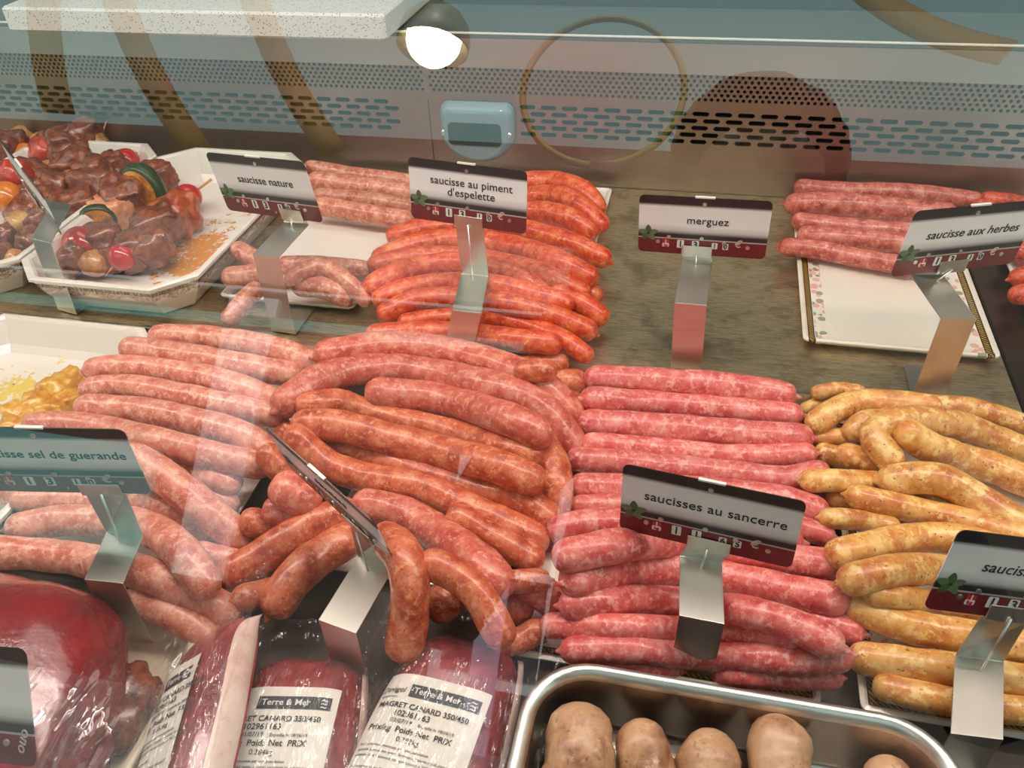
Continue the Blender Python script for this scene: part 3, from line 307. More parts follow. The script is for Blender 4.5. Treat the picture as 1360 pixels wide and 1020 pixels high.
# ------------------------------------------------------------------ materials
def sausage_mat(name, meat, fat, dark, speck=0.5, fatlev=0.56, scale=1.0, rough=0.36, herb=(40, 30, 20)):
    t = NT(name); ob = t.obj(); rnd = t.n('ObjectInfo', out=5)
    v = t.n('VectorMath', {0: ob, 1: t.n('CombineXYZ', {0: t.math('MULTIPLY', rnd, 3.0), 1: t.math('MULTIPLY', rnd, 7.0)})}, operation='ADD')
    big = t.noise(v, 80*scale, 3.0, 0.6); fine = t.noise(v, 420*scale, 3.0, 0.6); sp = t.noise(v, 520*scale, 1.0)
    v2 = t.n('VectorMath', {0: v, 1: (0.37, 0.11, 0.23)}, operation='ADD'); blot = t.noise(v2, 175*scale, 5.0, 0.66)
    v3 = t.n('VectorMath', {0: v, 1: (0.07, 0.51, 0.33)}, operation='ADD'); vein = t.noise(v3, 150*scale, 5.0, 0.7)
    c = t.ramp(big, [(0.34, dark), (0.50, meat), (0.70, tuple((a+b)/2 for a, b in zip(meat, fat)))])
    fatm = t.ramp(blot, [(fatlev-0.01, BLACK), (fatlev+0.06, WHITE)])
    c = t.mix(t.math('MULTIPLY', fatm, 0.62), c, fat)
    c = t.mix(t.math('MULTIPLY', t.ramp(vein, [(0.32, WHITE), (0.46, BLACK)]), 0.55), c, dark)
    c = t.mix(t.math('MULTIPLY', t.ramp(fine, [(0.56, BLACK), (0.68, WHITE)]), 0.28), c, fat)
    c = t.mix(t.math('MULTIPLY', t.ramp(sp, [(0.70, BLACK), (0.73, WHITE)]), speck), c, lin(*herb))
    hue = t.n('HueSaturation', {'Color': c, 'Value': t.math('ADD', 0.92, t.math('MULTIPLY', t.n('ObjectInfo', out=5), 0.2)), 'Saturation': 1.0})
    bp = t.bump(t.math('ADD', big, t.math('MULTIPLY', blot, 0.35)), 0.28, 0.0012)
    return t.end(Base_Color=hue, Roughness=t.n('MapRange', {'Value': fine, 3: rough-0.08, 4: rough+0.14}), Normal=bp, Coat_Weight=0.3, Coat_Roughness=0.16, Subsurface_Weight=0.2, Subsurface_Radius=(0.008, 0.003, 0.002), Subsurface_Scale=0.5)
SM = {
 'nature': sausage_mat('raw_pale_sausage', lin(206, 124, 100), lin(236, 184, 156), lin(180, 88, 68), 0.35, 0.53),
 'piment': sausage_mat('raw_chilli_sausage', lin(220, 78, 40), lin(244, 164, 100), lin(186, 42, 22), 0.3, 0.575, 1.15),
 'herb': sausage_mat('raw_herb_sausage', lin(198, 92, 78), lin(232, 168, 146), lin(158, 58, 48), 0.8, 0.56, herb=(60, 52, 34)),
 'red': sausage_mat('raw_red_sausage', lin(196, 66, 40), lin(226, 128, 90), lin(146, 36, 24), 0.4),
 'sel': sausage_mat('raw_salted_sausage', lin(214, 132, 112), lin(240, 194, 170), lin(192, 98, 82), 0.6, 0.54, herb=(90, 50, 40)),
 'merg': sausage_mat('raw_spiced_sausage', lin(202, 96, 62), lin(234, 166, 126), lin(164, 62, 38), 0.7, 0.555, herb=(84, 36, 22)),
 'merg2': sausage_mat('raw_pink_spiced_sausage', lin(212, 104, 86), lin(240, 178, 150), lin(186, 72, 58), 0.5, 0.55),
 'pink': sausage_mat('raw_pink_sausage', lin(214, 102, 96), lin(242, 182, 170), lin(194, 72, 70), 0.35, 0.54),
 'yellow': sausage_mat('raw_curry_sausage', lin(214, 152, 78), lin(244, 216, 144), lin(188, 104, 54), 0.8, 0.53, 0.62, herb=(90, 66, 24)),
 'pale': sausage_mat('cooked_pale_sausage', lin(196, 150, 112), lin(222, 184, 146), lin(146, 94, 68), 0.4, 0.58, 0.55, 0.45),
}
def steel(name, col, rough, stripe=(2, 900, 900), amt=0.12, scr=0.0):
    t = NT(name); ob = t.obj(); mp = t.n('Mapping', {'Vector': ob, 'Scale': stripe})
    a = t.noise(mp, 1.0, 3.0); r = t.n('MapRange', {'Value': a, 3: rough-amt, 4: rough+amt})
    c = t.mix(a, tuple(x*0.85 for x in col[:3])+(1,), col)
    if scr:
        sm = t.n('Mapping', {'Vector': ob, 'Scale': (12, 260, 1), 'Rotation': (0, 0, 0.06)}); sn = t.noise(sm, 4.0, 5.0, 0.7)
        c = t.mix(t.math('MULTIPLY', t.ramp(sn, [(0.46, BLACK), (0.60, WHITE)]), scr*0.7), c, lin(110, 94, 66))
        d = t.noise(ob, 22.0, 4.0, 0.6); c = t.mix(t.math('MULTIPLY', t.ramp(d, [(0.5, BLACK), (0.68, WHITE)]), scr*0.6), c, lin(96, 84, 70))
    return t.end(Base_Color=c, Metallic=1.0, Roughness=r, Normal=t.bump(a, 0.08, 0.0003))
DECK = steel('scratched_steel_deck', lin(222, 204, 168), 0.44, (6, 900, 700), 0.1, 0.85)
WALLSTEEL = steel('brushed_steel_wall', lin(174, 154, 144), 0.40, (3, 3, 500), 0.06)
STRIP = steel('fluted_aluminium_strip', lin(206, 208, 206), 0.42, (1, 1, 1200), 0.08)
TAGSTEEL = steel('folded_steel_strip', lin(218, 212, 202), 0.36, (30, 30, 30), 0.03)
TRAYSTEEL = steel('pressed_steel_tray', lin(178, 170, 160), 0.24, (40, 40, 40), 0.05)
RIM = plain('polished_steel_rim', lin(222, 220, 214), 0.36, 1.0)
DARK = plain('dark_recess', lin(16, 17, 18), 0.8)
DARKDECK = plain('dark_steel_floor', lin(64, 58, 54), 0.38, 0.7)
CERAMIC = plain('white_ceramic', lin(232, 222, 212), 0.18, 0.0, Coat_Weight=0.4, Coat_Roughness=0.08)
FOAM = plain('cream_foam', lin(228, 216, 190), 0.6)
PAPER = plain('label_paper', lin(236, 230, 220), 0.5)
INK = plain('black_ink', lin(24, 24, 26), 0.5)
BANDINK = plain('slate_band_ink', lin(44, 56, 66), 0.4)
WOOD = plain('skewer_wood', lin(204, 146, 92), 0.6)
BLACKP = plain('black_plastic', lin(22, 22, 24), 0.4)
def floral(name, hx, hy, base, gold=lin(160, 126, 40), sides=False):
    """rectangular border of gold key band and small pink flowers, in object space"""
    t = NT(name); o = t.sep(t.obj()); ax = t.math('ABSOLUTE', o[0]); ay = t.math('ABSOLUTE', o[1])
    d = t.math('MINIMUM', t.math('SUBTRACT', hx, ax), t.math('SUBTRACT', hy, ay) if not sides else 1.0)
    key = t.math('SINE', t.math('MULTIPLY', t.math('ADD', o[0], o[1]), 1500.0))
    band = t.math('MULTIPLY', t.math('GREATER_THAN', d, 0.0055), t.math('LESS_THAN', d, 0.0115))
    edge = t.math('ADD', t.math('LESS_THAN', t.math('ABSOLUTE', t.math('SUBTRACT', d, 0.0058)), 0.0006), t.math('LESS_THAN', t.math('ABSOLUTE', t.math('SUBTRACT', d, 0.0113)), 0.0006))
    c = t.mix(band, base, t.mix(t.math('GREATER_THAN', key, 0.1), gold, lin(60, 46, 22)))
    c = t.mix(t.math('MINIMUM', edge, 1.0), c, lin(52, 42, 24))
    fz = t.math('MULTIPLY', t.math('GREATER_THAN', d, 0.0125), t.math('LESS_THAN', d, 0.024))
    v = t.n('TexVoronoi', {'Vector': t.obj(), 'Scale': 120.0}); rnd = t.sep(t.n('TexVoronoi', {'Vector': t.obj(), 'Scale': 120.0}, out=1))[0]
    petal = t.math('MULTIPLY', fz, t.math('LESS_THAN', v, 0.5)); c = t.mix(t.math('MULTIPLY', petal, 0.8), c, t.ramp(rnd, [(0.0, lin(226, 150, 146)), (0.45, lin(214, 170, 160)), (0.6, lin(120, 128, 84)), (0.8, lin(238, 226, 214))], 'CONSTANT'))
    return t.end(Base_Color=c, Roughness=0.18, Coat_Weight=0.4, Coat_Roughness=0.08)
def dish_band(name):
    """outside of the white dishes: gold key line, pink garland under the rim"""
    t = NT(name); ob = t.obj(); o = t.sep(ob); z = o[2]; s = t.math('ADD', o[0], o[1])
    wav = t.math('MULTIPLY', t.math('ABSOLUTE', t.math('SINE', t.math('MULTIPLY', s, 70.0))), 0.007)
    c = lin(232, 222, 212)
    band = t.math('MULTIPLY', t.math('GREATER_THAN', z, 0.0325), t.math('LESS_THAN', z, 0.0380))
    c = t.mix(band, c, t.mix(t.math('GREATER_THAN', t.math('SINE', t.math('MULTIPLY', s, 1600.0)), 0.0), lin(132, 98, 36), lin(48, 40, 24)))
    lo = t.math('SUBTRACT', 0.0320, wav); m = t.math('MULTIPLY', t.math('LESS_THAN', z, 0.0325), t.math('GREATER_THAN', z, t.math('SUBTRACT', lo, 0.003)))
    n = t.noise(ob, 320.0, 2.0); c = t.mix(t.math('MULTIPLY', m, 0.85), c, t.ramp(n, [(0.0, lin(92, 96, 66)), (0.42, lin(198, 132, 132)), (0.54, lin(232, 214, 206)), (0.62, lin(112, 104, 60))], 'CONSTANT'))
    return t.end(Base_Color=c, Roughness=0.18, Coat_Weight=0.4, Coat_Roughness=0.08)
BAND = dish_band('floral_band_ceramic')
def stained(name, cx, cy, sx, sy, c1, c2, rot=0.0, thr=0.52):
    """white dish floor with a dried sauce stain of its own outline"""
    t = NT(name); ob = t.obj(); mp = t.n('Mapping', {'Vector': ob, 'Location': (-cx, -cy, 0)}); mp2 = t.n('Mapping', {'Vector': mp, 'Rotation': (0, 0, rot), 'Scale': (1/sx, 1/sy, 0)})
    d = t.n('VectorMath', {0: mp2}, out=1, operation='LENGTH'); n = t.noise(ob, 75.0, 5.0, 0.7)
    e = t.math('ADD', t.math('SUBTRACT', 1.0, d), t.math('MULTIPLY', t.math('SUBTRACT', n, 0.5), 3.8))
    m = t.ramp(e, [(thr-0.04, BLACK), (thr+0.04, WHITE)]); f = t.noise(ob, 110.0, 5.0, 0.7)
    c = t.mix(t.math('MULTIPLY', m, t.ramp(f, [(0.34, (0.3,)*3), (0.44, WHITE)])), lin(232, 222, 212), t.ramp(f, [(0.35, c1), (0.6, c2), (0.72, lin(110, 50, 20))]))
    return t.end(Base_Color=c, Roughness=0.2, Coat_Weight=0.4, Coat_Roughness=0.08)
def meat_mat(name, a, b, dark, rough=0.3, scale=60.0, coat=0.6):
    t = NT(name); ob = t.obj(); n = t.noise(ob, scale, 5.0, 0.65); f = t.noise(ob, scale*6, 3.0)
    c = t.ramp(n, [(0.30, dark), (0.5, a), (0.72, b)]); c = t.mix(t.math('MULTIPLY', t.ramp(f, [(0.62, BLACK), (0.7, WHITE)]), 0.5), c, dark)
    return t.end(Base_Color=c, Roughness=rough, Coat_Weight=coat, Coat_Roughness=0.15, Normal=t.bump(t.math('ADD', n, t.math('MULTIPLY', f, 0.4)), 0.6, 0.002))
CH = {
 'beef': meat_mat('marinated_beef', lin(126, 56, 32), lin(164, 92, 54), lin(70, 26, 16), 0.25, 75.0),
 'chick': meat_mat('chilli_marinated_chicken', lin(178, 74, 34), lin(206, 116, 64), lin(120, 34, 18)),
 'salmon': meat_mat('marinated_salmon', lin(226, 150, 112), lin(238, 190, 156), lin(196, 90, 40)),
 'ychick': meat_mat('curry_marinated_chicken', lin(220, 160, 62), lin(234, 190, 104), lin(190, 110, 34)),
 'tom': plain('red_tomato_skin', lin(190, 28, 26), 0.15, 0.0, Coat_Weight=0.6),
 'ytom': plain('orange_tomato_skin', lin(222, 122, 30), 0.15, 0.0, Coat_Weight=0.6),
 'pepper': meat_mat('red_pepper', lin(186, 44, 28), lin(206, 70, 44), lin(140, 24, 18), 0.2),
 'ypep': meat_mat('orange_pepper', lin(222, 110, 30), lin(232, 150, 60), lin(190, 80, 20), 0.2),
 'onion': meat_mat('glazed_onion', lin(196, 140, 70), lin(216, 176, 104), lin(140, 84, 36), 0.25),
 'mushroom': meat_mat('glazed_mushroom', lin(188, 120, 56), lin(206, 150, 84), lin(130, 72, 30), 0.25),
 'zuc': meat_mat('spiced_courgette_flesh', lin(214, 138, 52), lin(226, 178, 100), lin(150, 70, 20), 0.3),
 'zskin': plain('courgette_skin', lin(40, 66, 34), 0.3),
}
CNAME = {'beef': 'meat_chunk', 'chick': 'meat_chunk', 'ychick': 'chicken_chunk', 'salmon': 'salmon_slice', 'tom': 'cherry_tomato', 'ytom': 'orange_tomato', 'pepper': 'pepper_piece', 'ypep': 'pepper_piece', 'onion': 'onion_piece', 'mushroom': 'mushroom', 'zuc': 'courgette_slice'}
def film_mat(name, op=0.10, refl=0.12, scale=90.0, tint=(1, 1, 1, 1), det=5.0, edge=0.35):
    """clear wrinkled plastic: mostly transparent, some gloss"""
    t = NT(name); ob = t.obj(); mp = t.n('Mapping', {'Vector': ob, 'Scale': (1.0, 0.25, 1.0), 'Rotation': (0, 0, 0.5)})
    w = t.noise(mp, scale, det, 0.6); nb = t.bump(w, 1.0, 0.02)
    g = t.n('BsdfGlossy', {'Color': (0.95, 0.95, 0.95, 1), 'Roughness': 0.06, 'Normal': nb}); tr = t.n('BsdfTransparent', {'Color': tint}); df = t.n('BsdfDiffuse', {'Color': (0.8, 0.8, 0.8, 1)})
    a = t.n('MixShader', {0: op, 1: tr, 2: df}); lw = t.n('LayerWeight', {'Blend': 0.25, 'Normal': nb}, out=0)
    b = t.n('MixShader', {0: t.math('ADD', refl, t.math('MULTIPLY', lw, edge)), 1: a, 2: g}); t.t.links.new(b, t.out.inputs[0]); return t.m
FILM = film_mat('cling_film', 0.008, 0.06, 48.0, det=2.5); POUCH = film_mat('vacuum_pouch', 0.03, 0.045, 60.0, edge=0.18, det=3.0)
def glass_mat():
    t = NT('clear_shop_glass'); fr = t.n('Fresnel', {'IOR': 1.8})
    tr = t.n('BsdfTransparent', {'Color': (0.97, 0.985, 0.98, 1)}); g = t.n('BsdfGlossy', {'Color': WHITE, 'Roughness': 0.0})
    m = t.n('MixShader', {0: fr, 1: tr, 2: g}); t.t.links.new(m, t.out.inputs[0]); return t.m
GLASS = glass_mat()
def card_mat():
    t = NT('printed_price_card'); o = t.sep(t.obj()); y = o[1]
    f = t.math('DIVIDE', t.math('ADD', y, 0.03125), 0.0625)
    c = t.ramp(f, [(0.0, lin(120, 20, 28)), (0.26, lin(134, 22, 30)), (0.265, lin(180, 176, 172)), (0.28, lin(180, 176, 172)), (0.285, lin(34, 26, 26)), (0.35, lin(44, 36, 36)), (0.42, lin(206, 204, 204)), (0.52, lin(240, 239, 239)), (0.82, lin(234, 232, 232)), (0.868, lin(44, 34, 36)), (0.9, lin(30, 22, 24))])
    w = t.noise(t.n('Mapping', {'Vector': t.obj(), 'Scale': (300, 1, 1)}), 1.0, 1.0)
    c = t.mix(t.math('MULTIPLY', t.math('LESS_THAN', f, 0.26), t.math('MULTIPLY', w, 0.7)), c, lin(70, 12, 18))
    return t.end(Base_Color=c, Roughness=0.4, Coat_Weight=0.15, Coat_Roughness=0.1)
CARD = card_mat()
LEAF = plain('printed_leaf_green', lin(96, 122, 78), 0.4); LEAF2 = plain('printed_leaf_dark_green', lin(70, 96, 58), 0.4); TILE = plain('white_tile', lin(232, 230, 226), 0.4); TILERED = plain('red_tile', lin(200, 40, 44), 0.4); GREY = plain('pale_ink', lin(206, 186, 180), 0.5)
# ------------------------------------------------------------------ shop shell
TILE_FLOOR = NT('grey_floor_tiles'); _t = TILE_FLOOR
_c = _t.ramp(_t.n('TexBrick', {'Vector': _t.obj(), 'Color1': lin(120, 124, 126), 'Color2': lin(108, 112, 114), 'Mortar': lin(80, 80, 80), 'Scale': 1.6, 'Mortar Size': 0.01}), [(0, (0.1, 0.11, 0.11)), (1, (0.6, 0.62, 0.63))])
TILE_FLOOR = _t.end(Base_Color=_c, Roughness=0.35)
PLASTER = plain('shop_plaster', lin(176, 168, 158), 0.8); FACADE = plain('dark_rendered_facade', lin(84, 72, 64), 0.8)
WHITEPAINT = plain('white_window_paint', lin(225, 226, 232), 0.5); PANE = plain('dark_window_pane', lin(40, 60, 70), 0.08); LILAC = plain('lilac_painted_panel', lin(196, 186, 214), 0.6)
AQUA = plain('aqua_painted_panel', lin(120, 190, 186), 0.6)
structure(box('floor', -6, 6, -4.6, 4.6, -1.0, -0.9, TILE_FLOOR))
structure(box('ceiling', -6, 6, 0.3, 4.6, 2.0, 2.1, PLASTER))
structure(box('wall_back', -6, 6, 4.5, 4.6, -0.9, 2.0, plain('service_wall', lin(104, 112, 108), 0.7)))
structure(box('wall_opposite', -6, 6, -4.6, -4.5, -0.9, 2.8, FACADE))
def shopfront(n, x0, x1, z0, z1, pm):
    w = structure(box('window_%d' % n, x0, x1, -4.5, -4.47, z0, z1, WHITEPAINT))
    p = box('window_pane', x0+0.07, x1-0.07, -4.47, -4.46, z0+0.07, z1-0.07, pm, w)
    box('glazing_bar', (x0+x1)/2-0.025, (x0+x1)/2+0.025, -4.465, -4.45, z0+0.05, z1-0.05, WHITEPAINT, w)
    box('glazing_bar', x0+0.05, x1-0.05, -4.465, -4.45, (z0+z1)/2-0.025, (z0+z1)/2+0.025, WHITEPAINT, w)
shopfront(1, -1.25, -0.55, -0.55, 0.75, PANE); shopfront(2, 0.0, 0.6, -0.6, -0.1, PANE)
structure(box('trim_1', -1.0, -0.84, -4.49, -4.44, -0.9, 0.5, LILAC)); structure(box('trim_2', -4.9, -3.2, -4.49, -4.44, -0.15, 0.55, AQUA)); structure(box('trim_3', -2.95, -2.6, -4.49, -4.44, -0.2, 1.6, WHITEPAINT))
structure(box('trim_4', -6, -0.78, -4.49, -4.43, 1.645, 1.665, WHITEPAINT)); structure(box('trim_5', -6, -0.78, -4.49, -4.42, 1.40, 1.47, AQUA)); structure(box('trim_6', -6, -0.62, -4.49, -4.45, 1.70, 2.1, plain('pale_fascia_board', lin(150, 146, 142), 0.7)))
# ------------------------------------------------------------------ the display case
case = empty('display_case', (-0.2, 0.5, -0.9), 'long stainless steel refrigerated display case under a sloping glass front, holding all the meat', 'display case')
def cpart(o): o.parent = case; o.matrix_parent_inverse = case.matrix_world.inverted(); return o
bpy.context.view_layer.update()
XL, XR, YW = -1.5, 0.95, 1.055
cpart(box('base_cabinet', XL, XR, 0.0, 1.30, -0.9, -0.045, plain('grey_case_body', lin(120, 122, 122), 0.5)))
cpart(box('front_deck', XL, XR, 0.02, 0.645, -0.0455, -0.031, DARKDECK))
cpart(box('back_deck', XL, 0.299, 0.646, YW, -0.03, -0.001, DECK, bev=0.001))
cpart(box('back_deck', 0.301, XR, 0.646, YW, -0.03, -0.001, steel('dark_brushed_deck', lin(96, 84, 76), 0.34), bev=0.001))
cpart(box('deck_edge', XL, XR, 0.643, 0.6455, -0.031, -0.0006, RIM))
def holed(name, x0, pitch, ncol, z0, dz, nrow, hl, hh, m, skip_first=0, x1=None):
    """steel sheet in the XZ plane with rows of rounded slots cut through, every second row offset by half a pitch"""
    V = []; Fc = []; w, h = pitch, dz; rr = hh/2; hx = max(hl/2-rr, 0)
    na = 16 if hl > hh*1.5 else 8
    ca = math.atan2(h, w); ang = sorted(set([2*math.pi*k/na for k in range(na)]+[ca, math.pi-ca, math.pi+ca, 2*math.pi-ca]))
    def edge(a):
        c, s = math.cos(a), math.sin(a); t = min((w/2)/abs(c) if abs(c) > 1e-9 else 9, (h/2)/abs(s) if abs(s) > 1e-9 else 9); return c*t, s*t
    def hole(a):
        c, s = math.cos(a), math.sin(a)
        if abs(s) > 1e-9 and abs(c/s*rr) <= hx: t = rr/abs(s)
        else:
            sg = 1 if c > 0 else -1; b = hx*abs(c); t = b+math.sqrt(max(0, b*b-hx*hx+rr*rr))
        return c*t, s*t
    for r in range(nrow):
        for q in range(ncol):
            cx = x0+(q+0.5+(0.5 if r % 2 else 0))*w; cz = z0-(r+0.5)*h; b = len(V); n = len(ang)
            for a in ang: e = edge(a); V.append((cx+e[0], YW, cz+e[1]))
            for a in ang: e = hole(a); V.append((cx+e[0], YW, cz+e[1]))
            for a in ang: e = hole(a); V.append((cx+e[0], YW+0.003, cz+e[1]))
            for k in range(n):
                k2 = (k+1) % n; Fc.append((b+k, b+k2, b+n+k2, b+n+k)); Fc.append((b+n+k, b+n+k2, b+2*n+k2, b+2*n+k))
        if r % 2: # square off the row starts
            a = x0; c2 = x0+0.5*w
        else: a = x0+ncol*w; c2 = a+0.5*w
        b = len(V); zt, zb = z0-r*h, z0-(r+1)*h
        V += [(a, YW, zb), (c2, YW, zb), (c2, YW, zt), (a, YW, zt)]; Fc.append((b, b+1, b+2, b+3))
    return pydata(name, V, Fc, m, None, False), x0+(ncol+0.5)*w
ZP1, ZP0 = 0.153, 0.1195
SEAM = -0.366
o, xe = holed('perforated_strip', SEAM+0.002, 0.0076, 172, ZP1, 0.00558, 6, 0.0042, 0.0042, WALLSTEEL); cpart(o)
o, xe2 = holed('perforated_strip', SEAM-0.002-0.0076*148.5, 0.0076, 148, ZP1, 0.00558, 6, 0.0042, 0.0042, WALLSTEEL); cpart(o)
ZS1, ZS0 = 0.1085, 0.0635
o, xs = holed('slotted_vent_panel', -0.245, 0.0276, 43, ZS1, 0.009, 5, 0.0215, 0.0056, WALLSTEEL); cpart(o)
o, xs2 = holed('slotted_vent_panel', -0.405-0.0276*39.5, 0.0276, 39, ZS1, 0.009, 5, 0.0215, 0.0056, WALLSTEEL); cpart(o)
bm = bmesh.new()
for x0, x1, z0, z1 in ((XL, XR, ZS1, ZP0), (XL, SEAM-0.0005, -0.002, ZS0), (SEAM+0.0005, XR, -0.002, ZS0), (-0.405, SEAM-0.0005, ZS0, ZS1), (SEAM+0.0005, -0.245, ZS0, ZS1), (SEAM-0.002, SEAM+0.002, ZP0, ZP1)):
    bx(bm, x0, x1, YW, YW+0.002, z0, z1)
cpart(from_bm('back_wall_sheet', bm, WALLSTEEL))
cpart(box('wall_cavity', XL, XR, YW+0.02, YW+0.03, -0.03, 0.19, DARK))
cpart(box('fluted_strip', XL, XR, YW-0.004, YW+0.004, ZP1, 0.192, STRIP, bev=0.0015))
cpart(box('rear_ledge', XL, XR, YW-0.004, 1.18, 0.188, 0.197, plain('grey_glass_ledge', lin(92, 96, 96), 0.2), bev=0.002))
cpart(box('strip_lip', XL, XR, YW-0.0055, YW-0.003, 0.1945, 0.1975, plain('painted_lip_highlight', lin(226, 222, 218), 0.3), bev=0.001))  # steel lip; its bright highlight line is put into the pale colour
cpart(box('rear_sliding_door', -0.30, 0.17, 1.185, 1.195, 0.20, 0.30, plain('grey_door_panel', lin(70, 74, 76), 0.3)))
# thermometer housing on the back wall
def shape(pts, y0, y1, inset=0.0):
    cx = sum(p[0] for p in pts)/len(pts); cz = sum(p[1] for p in pts)/len(pts)
    return [(p[0]+(cx-p[0])*inset, y0, p[1]+(cz-p[1])*inset) for p in pts]
TCX, TCZ = -0.2985, 0.071
hp = []
for k in range(25):
    a = math.radians(180+180*k/24); hp.append((TCX+0.0505*math.cos(a), TCZ-0.002+0.040*math.sin(a)))
for k in range(7):
    a = math.radians(90*k/6); hp.append((TCX+0.0395+0.011*math.cos(a), TCZ+0.025+0.014*math.sin(a)))
for k in range(7):
    a = math.radians(90+90*k/6); hp.append((TCX-0.0395+0.011*math.cos(a), TCZ+0.025+0.014*math.sin(a)))
TH = plain('grey_blue_plastic', lin(128, 146, 156), 0.28, 0.0, Coat_Weight=0.3)
th = loft([shape(hp, YW, 0, 0), shape(hp, YW-0.010, 0, 0.03), shape(hp, YW-0.017, 0, 0.12), shape(hp, YW-0.019, 0, 0.24)], TH, 'thermometer_housing', None, smooth=False); cpart(th)
md = th.modifiers.new('bevel', 'BEVEL'); md.width = 0.003; md.segments = 3; md.limit_method = 'ANGLE'
sc = loft([[(x, YW-0.0205 if i else YW-0.017, z) for x, z, _ in rrect(TCX-0.037, TCX+0.035, TCZ-0.014, TCZ+0.016, 0.006, 0)] for i in (0, 1)], plain('dark_display', lin(44, 60, 58), 0.15), 'display_screen'); sc.parent = th
for sx in (-0.0445, 0.0445):
    V, Fc = tube([Vector((TCX+sx, YW-0.012, TCZ)), Vector((TCX+sx, YW-0.0165, TCZ))], [0.0045, 0.004], 14); so = pydata('screw', V, Fc, RIM); so.parent = th
# sloping front glass (leans back over the goods), its foot rail and the lamp housing at the top
GN = Vector((0, 0.9071, -0.4210)); GP = Vector((0, 0.2268, 0.3948)); GU = Vector((0, 0.4210, 0.9071))
def gpt(x, s, d): p = GP + GU*s + GN*d; return (x, p.y, p.z)
V = [gpt(x, s, d) for d in (0.0,) for x, s in ((-1.6, -0.47), (1.0, -0.47), (1.0, 0.62), (-1.6, 0.62))]
cpart(pydata('front_glass', V, [(0, 1, 2, 3)], GLASS, None, False))
cpart(box('glass_foot_rail', -1.6, 1.0, 0.005, 0.04, -0.05, -0.028, RIM, bev=0.003))
cpart(box('lamp_housing', -1.6, 1.0, 0.44, 0.56, 0.875, 0.93, plain('white_lamp_housing', lin(230, 230, 226), 0.4), bev=0.006))
cpart(box('end_post', -1.6, -1.56, 0.44, 1.18, -0.05, 0.93, RIM)); cpart(box('end_post', 1.0, 1.04, 0.44, 1.18, -0.05, 0.93, RIM))
# speckled worktop board lying on the rear ledge
t = NT('speckled_stone'); v = t.n('TexVoronoi', {'Vector': t.obj(), 'Scale': 420.0}); rn = t.sep(t.n('TexVoronoi', {'Vector': t.obj(), 'Scale': 420.0}, out=1))[0]
spk = t.math('MULTIPLY', t.math('LESS_THAN', v, 0.34), t.math('GREATER_THAN', rn, 0.62))
SPECK = t.end(Base_Color=t.mix(spk, lin(222, 216, 210), t.ramp(rn, [(0, lin(90, 80, 74)), (0.75, lin(150, 138, 126)), (0.9, lin(110, 84, 70))])), Roughness=0.4)
lp = [chamf(-0.928+i, -0.392-i, 1.0+i, 1.32, 0.004, z) for i, z in ((0.003, 0.1985), (0, 0.2015), (0, 0.2265), (0.003, 0.2295))]
tag(loft(lp, SPECK, 'worktop_board'), 'white speckled stone worktop board lying on the rear ledge, top left', 'worktop')
# back counter on the service side
bc = empty('back_counter', (0.3, 2.6, -0.9), 'grey steel cupboard counter standing on the service side behind the case', 'counter')
bpy.context.view_layer.update()
def bpart(o): o.parent = bc; o.matrix_parent_inverse = bc.matrix_world.inverted(); return o
bpart(box('counter_body', -2.6, 3.0, 2.4, 3.0, -0.9, 0.0, plain('counter_grey', lin(96, 98, 100), 0.5)))
bpart(box('counter_top', -2.7, 3.1, 2.36, 3.05, 0.0, 0.04, plain('counter_top_grey', lin(150, 154, 152), 0.35)))
for k in range(5): bpart(box('cupboard_door', -2.5+k*1.08, -1.5+k*1.08, 2.375, 2.4, -0.8, -0.06, plain('cupboard_door_grey', lin(84, 86, 90), 0.4)))
# ------------------------------------------------------------------ plates and dishes
def plate(x0, x1, y0, y1, z, label, group='rectangular serving plates', border=True, sides=False):
    hx, hy = (x1-x0)/2, (y1-y0)/2
    m = floral('floral_border', hx, hy, lin(232, 222, 208), sides=sides) if border else CERAMIC
    R = lambda i, zz, r: rrect(-hx+i, hx-i, -hy+i, hy-i, max(r-i*0.5, 0.002), zz, 4)
    lp = [R(0.02, 0.001, 0.01), R(0.004, 0.004, 0.008), R(0.0, 0.0085, 0.006), R(0.0, 0.010, 0.006), R(0.003, 0.0108, 0.006), R(0.007, 0.0085, 0.006), R(0.012, 0.0078, 0.006)]
    o = loft(lp, m, 'serving_plate', smooth=False); o.location = ((x0+x1)/2, (y0+y1)/2, z)
    return tag(o, label, 'plate', group)
plate(-0.512, -0.352, 0.702, 1.035, 0.0, 'white plate under the plain sausages, beside the octagonal dish', border=False)
plate(-0.300, -0.1145, 0.652, 1.03, 0.0, 'white plate almost hidden under the heap of orange-red chilli sausages', border=False)
plate(0.113, 0.292, 0.718, 1.045, 0.0, 'white flower-bordered plate with a bare front half below the herb sausages', sides=True)
plate(0.335, 0.53, 0.718, 1.045, 0.0, 'white plate under the small red sausages at the right edge', border=False)
plate(-0.520, -0.355, 0.345, 0.636, -0.030, 'white plate under the long salted sausages beside the white dish', border=False)
plate(-0.27, -0.118, 0.385, 0.638, -0.030, 'white plate hidden under the heap of brownish spiced sausages', border=False)
plate(-0.110, 0.113, 0.337, 0.638, -0.030, 'flower-bordered plate under the pink sausages behind the steel tray')
plate(0.138, 0.365, 0.339, 0.638, -0.030, 'flower-bordered plate under the yellow curry sausages')
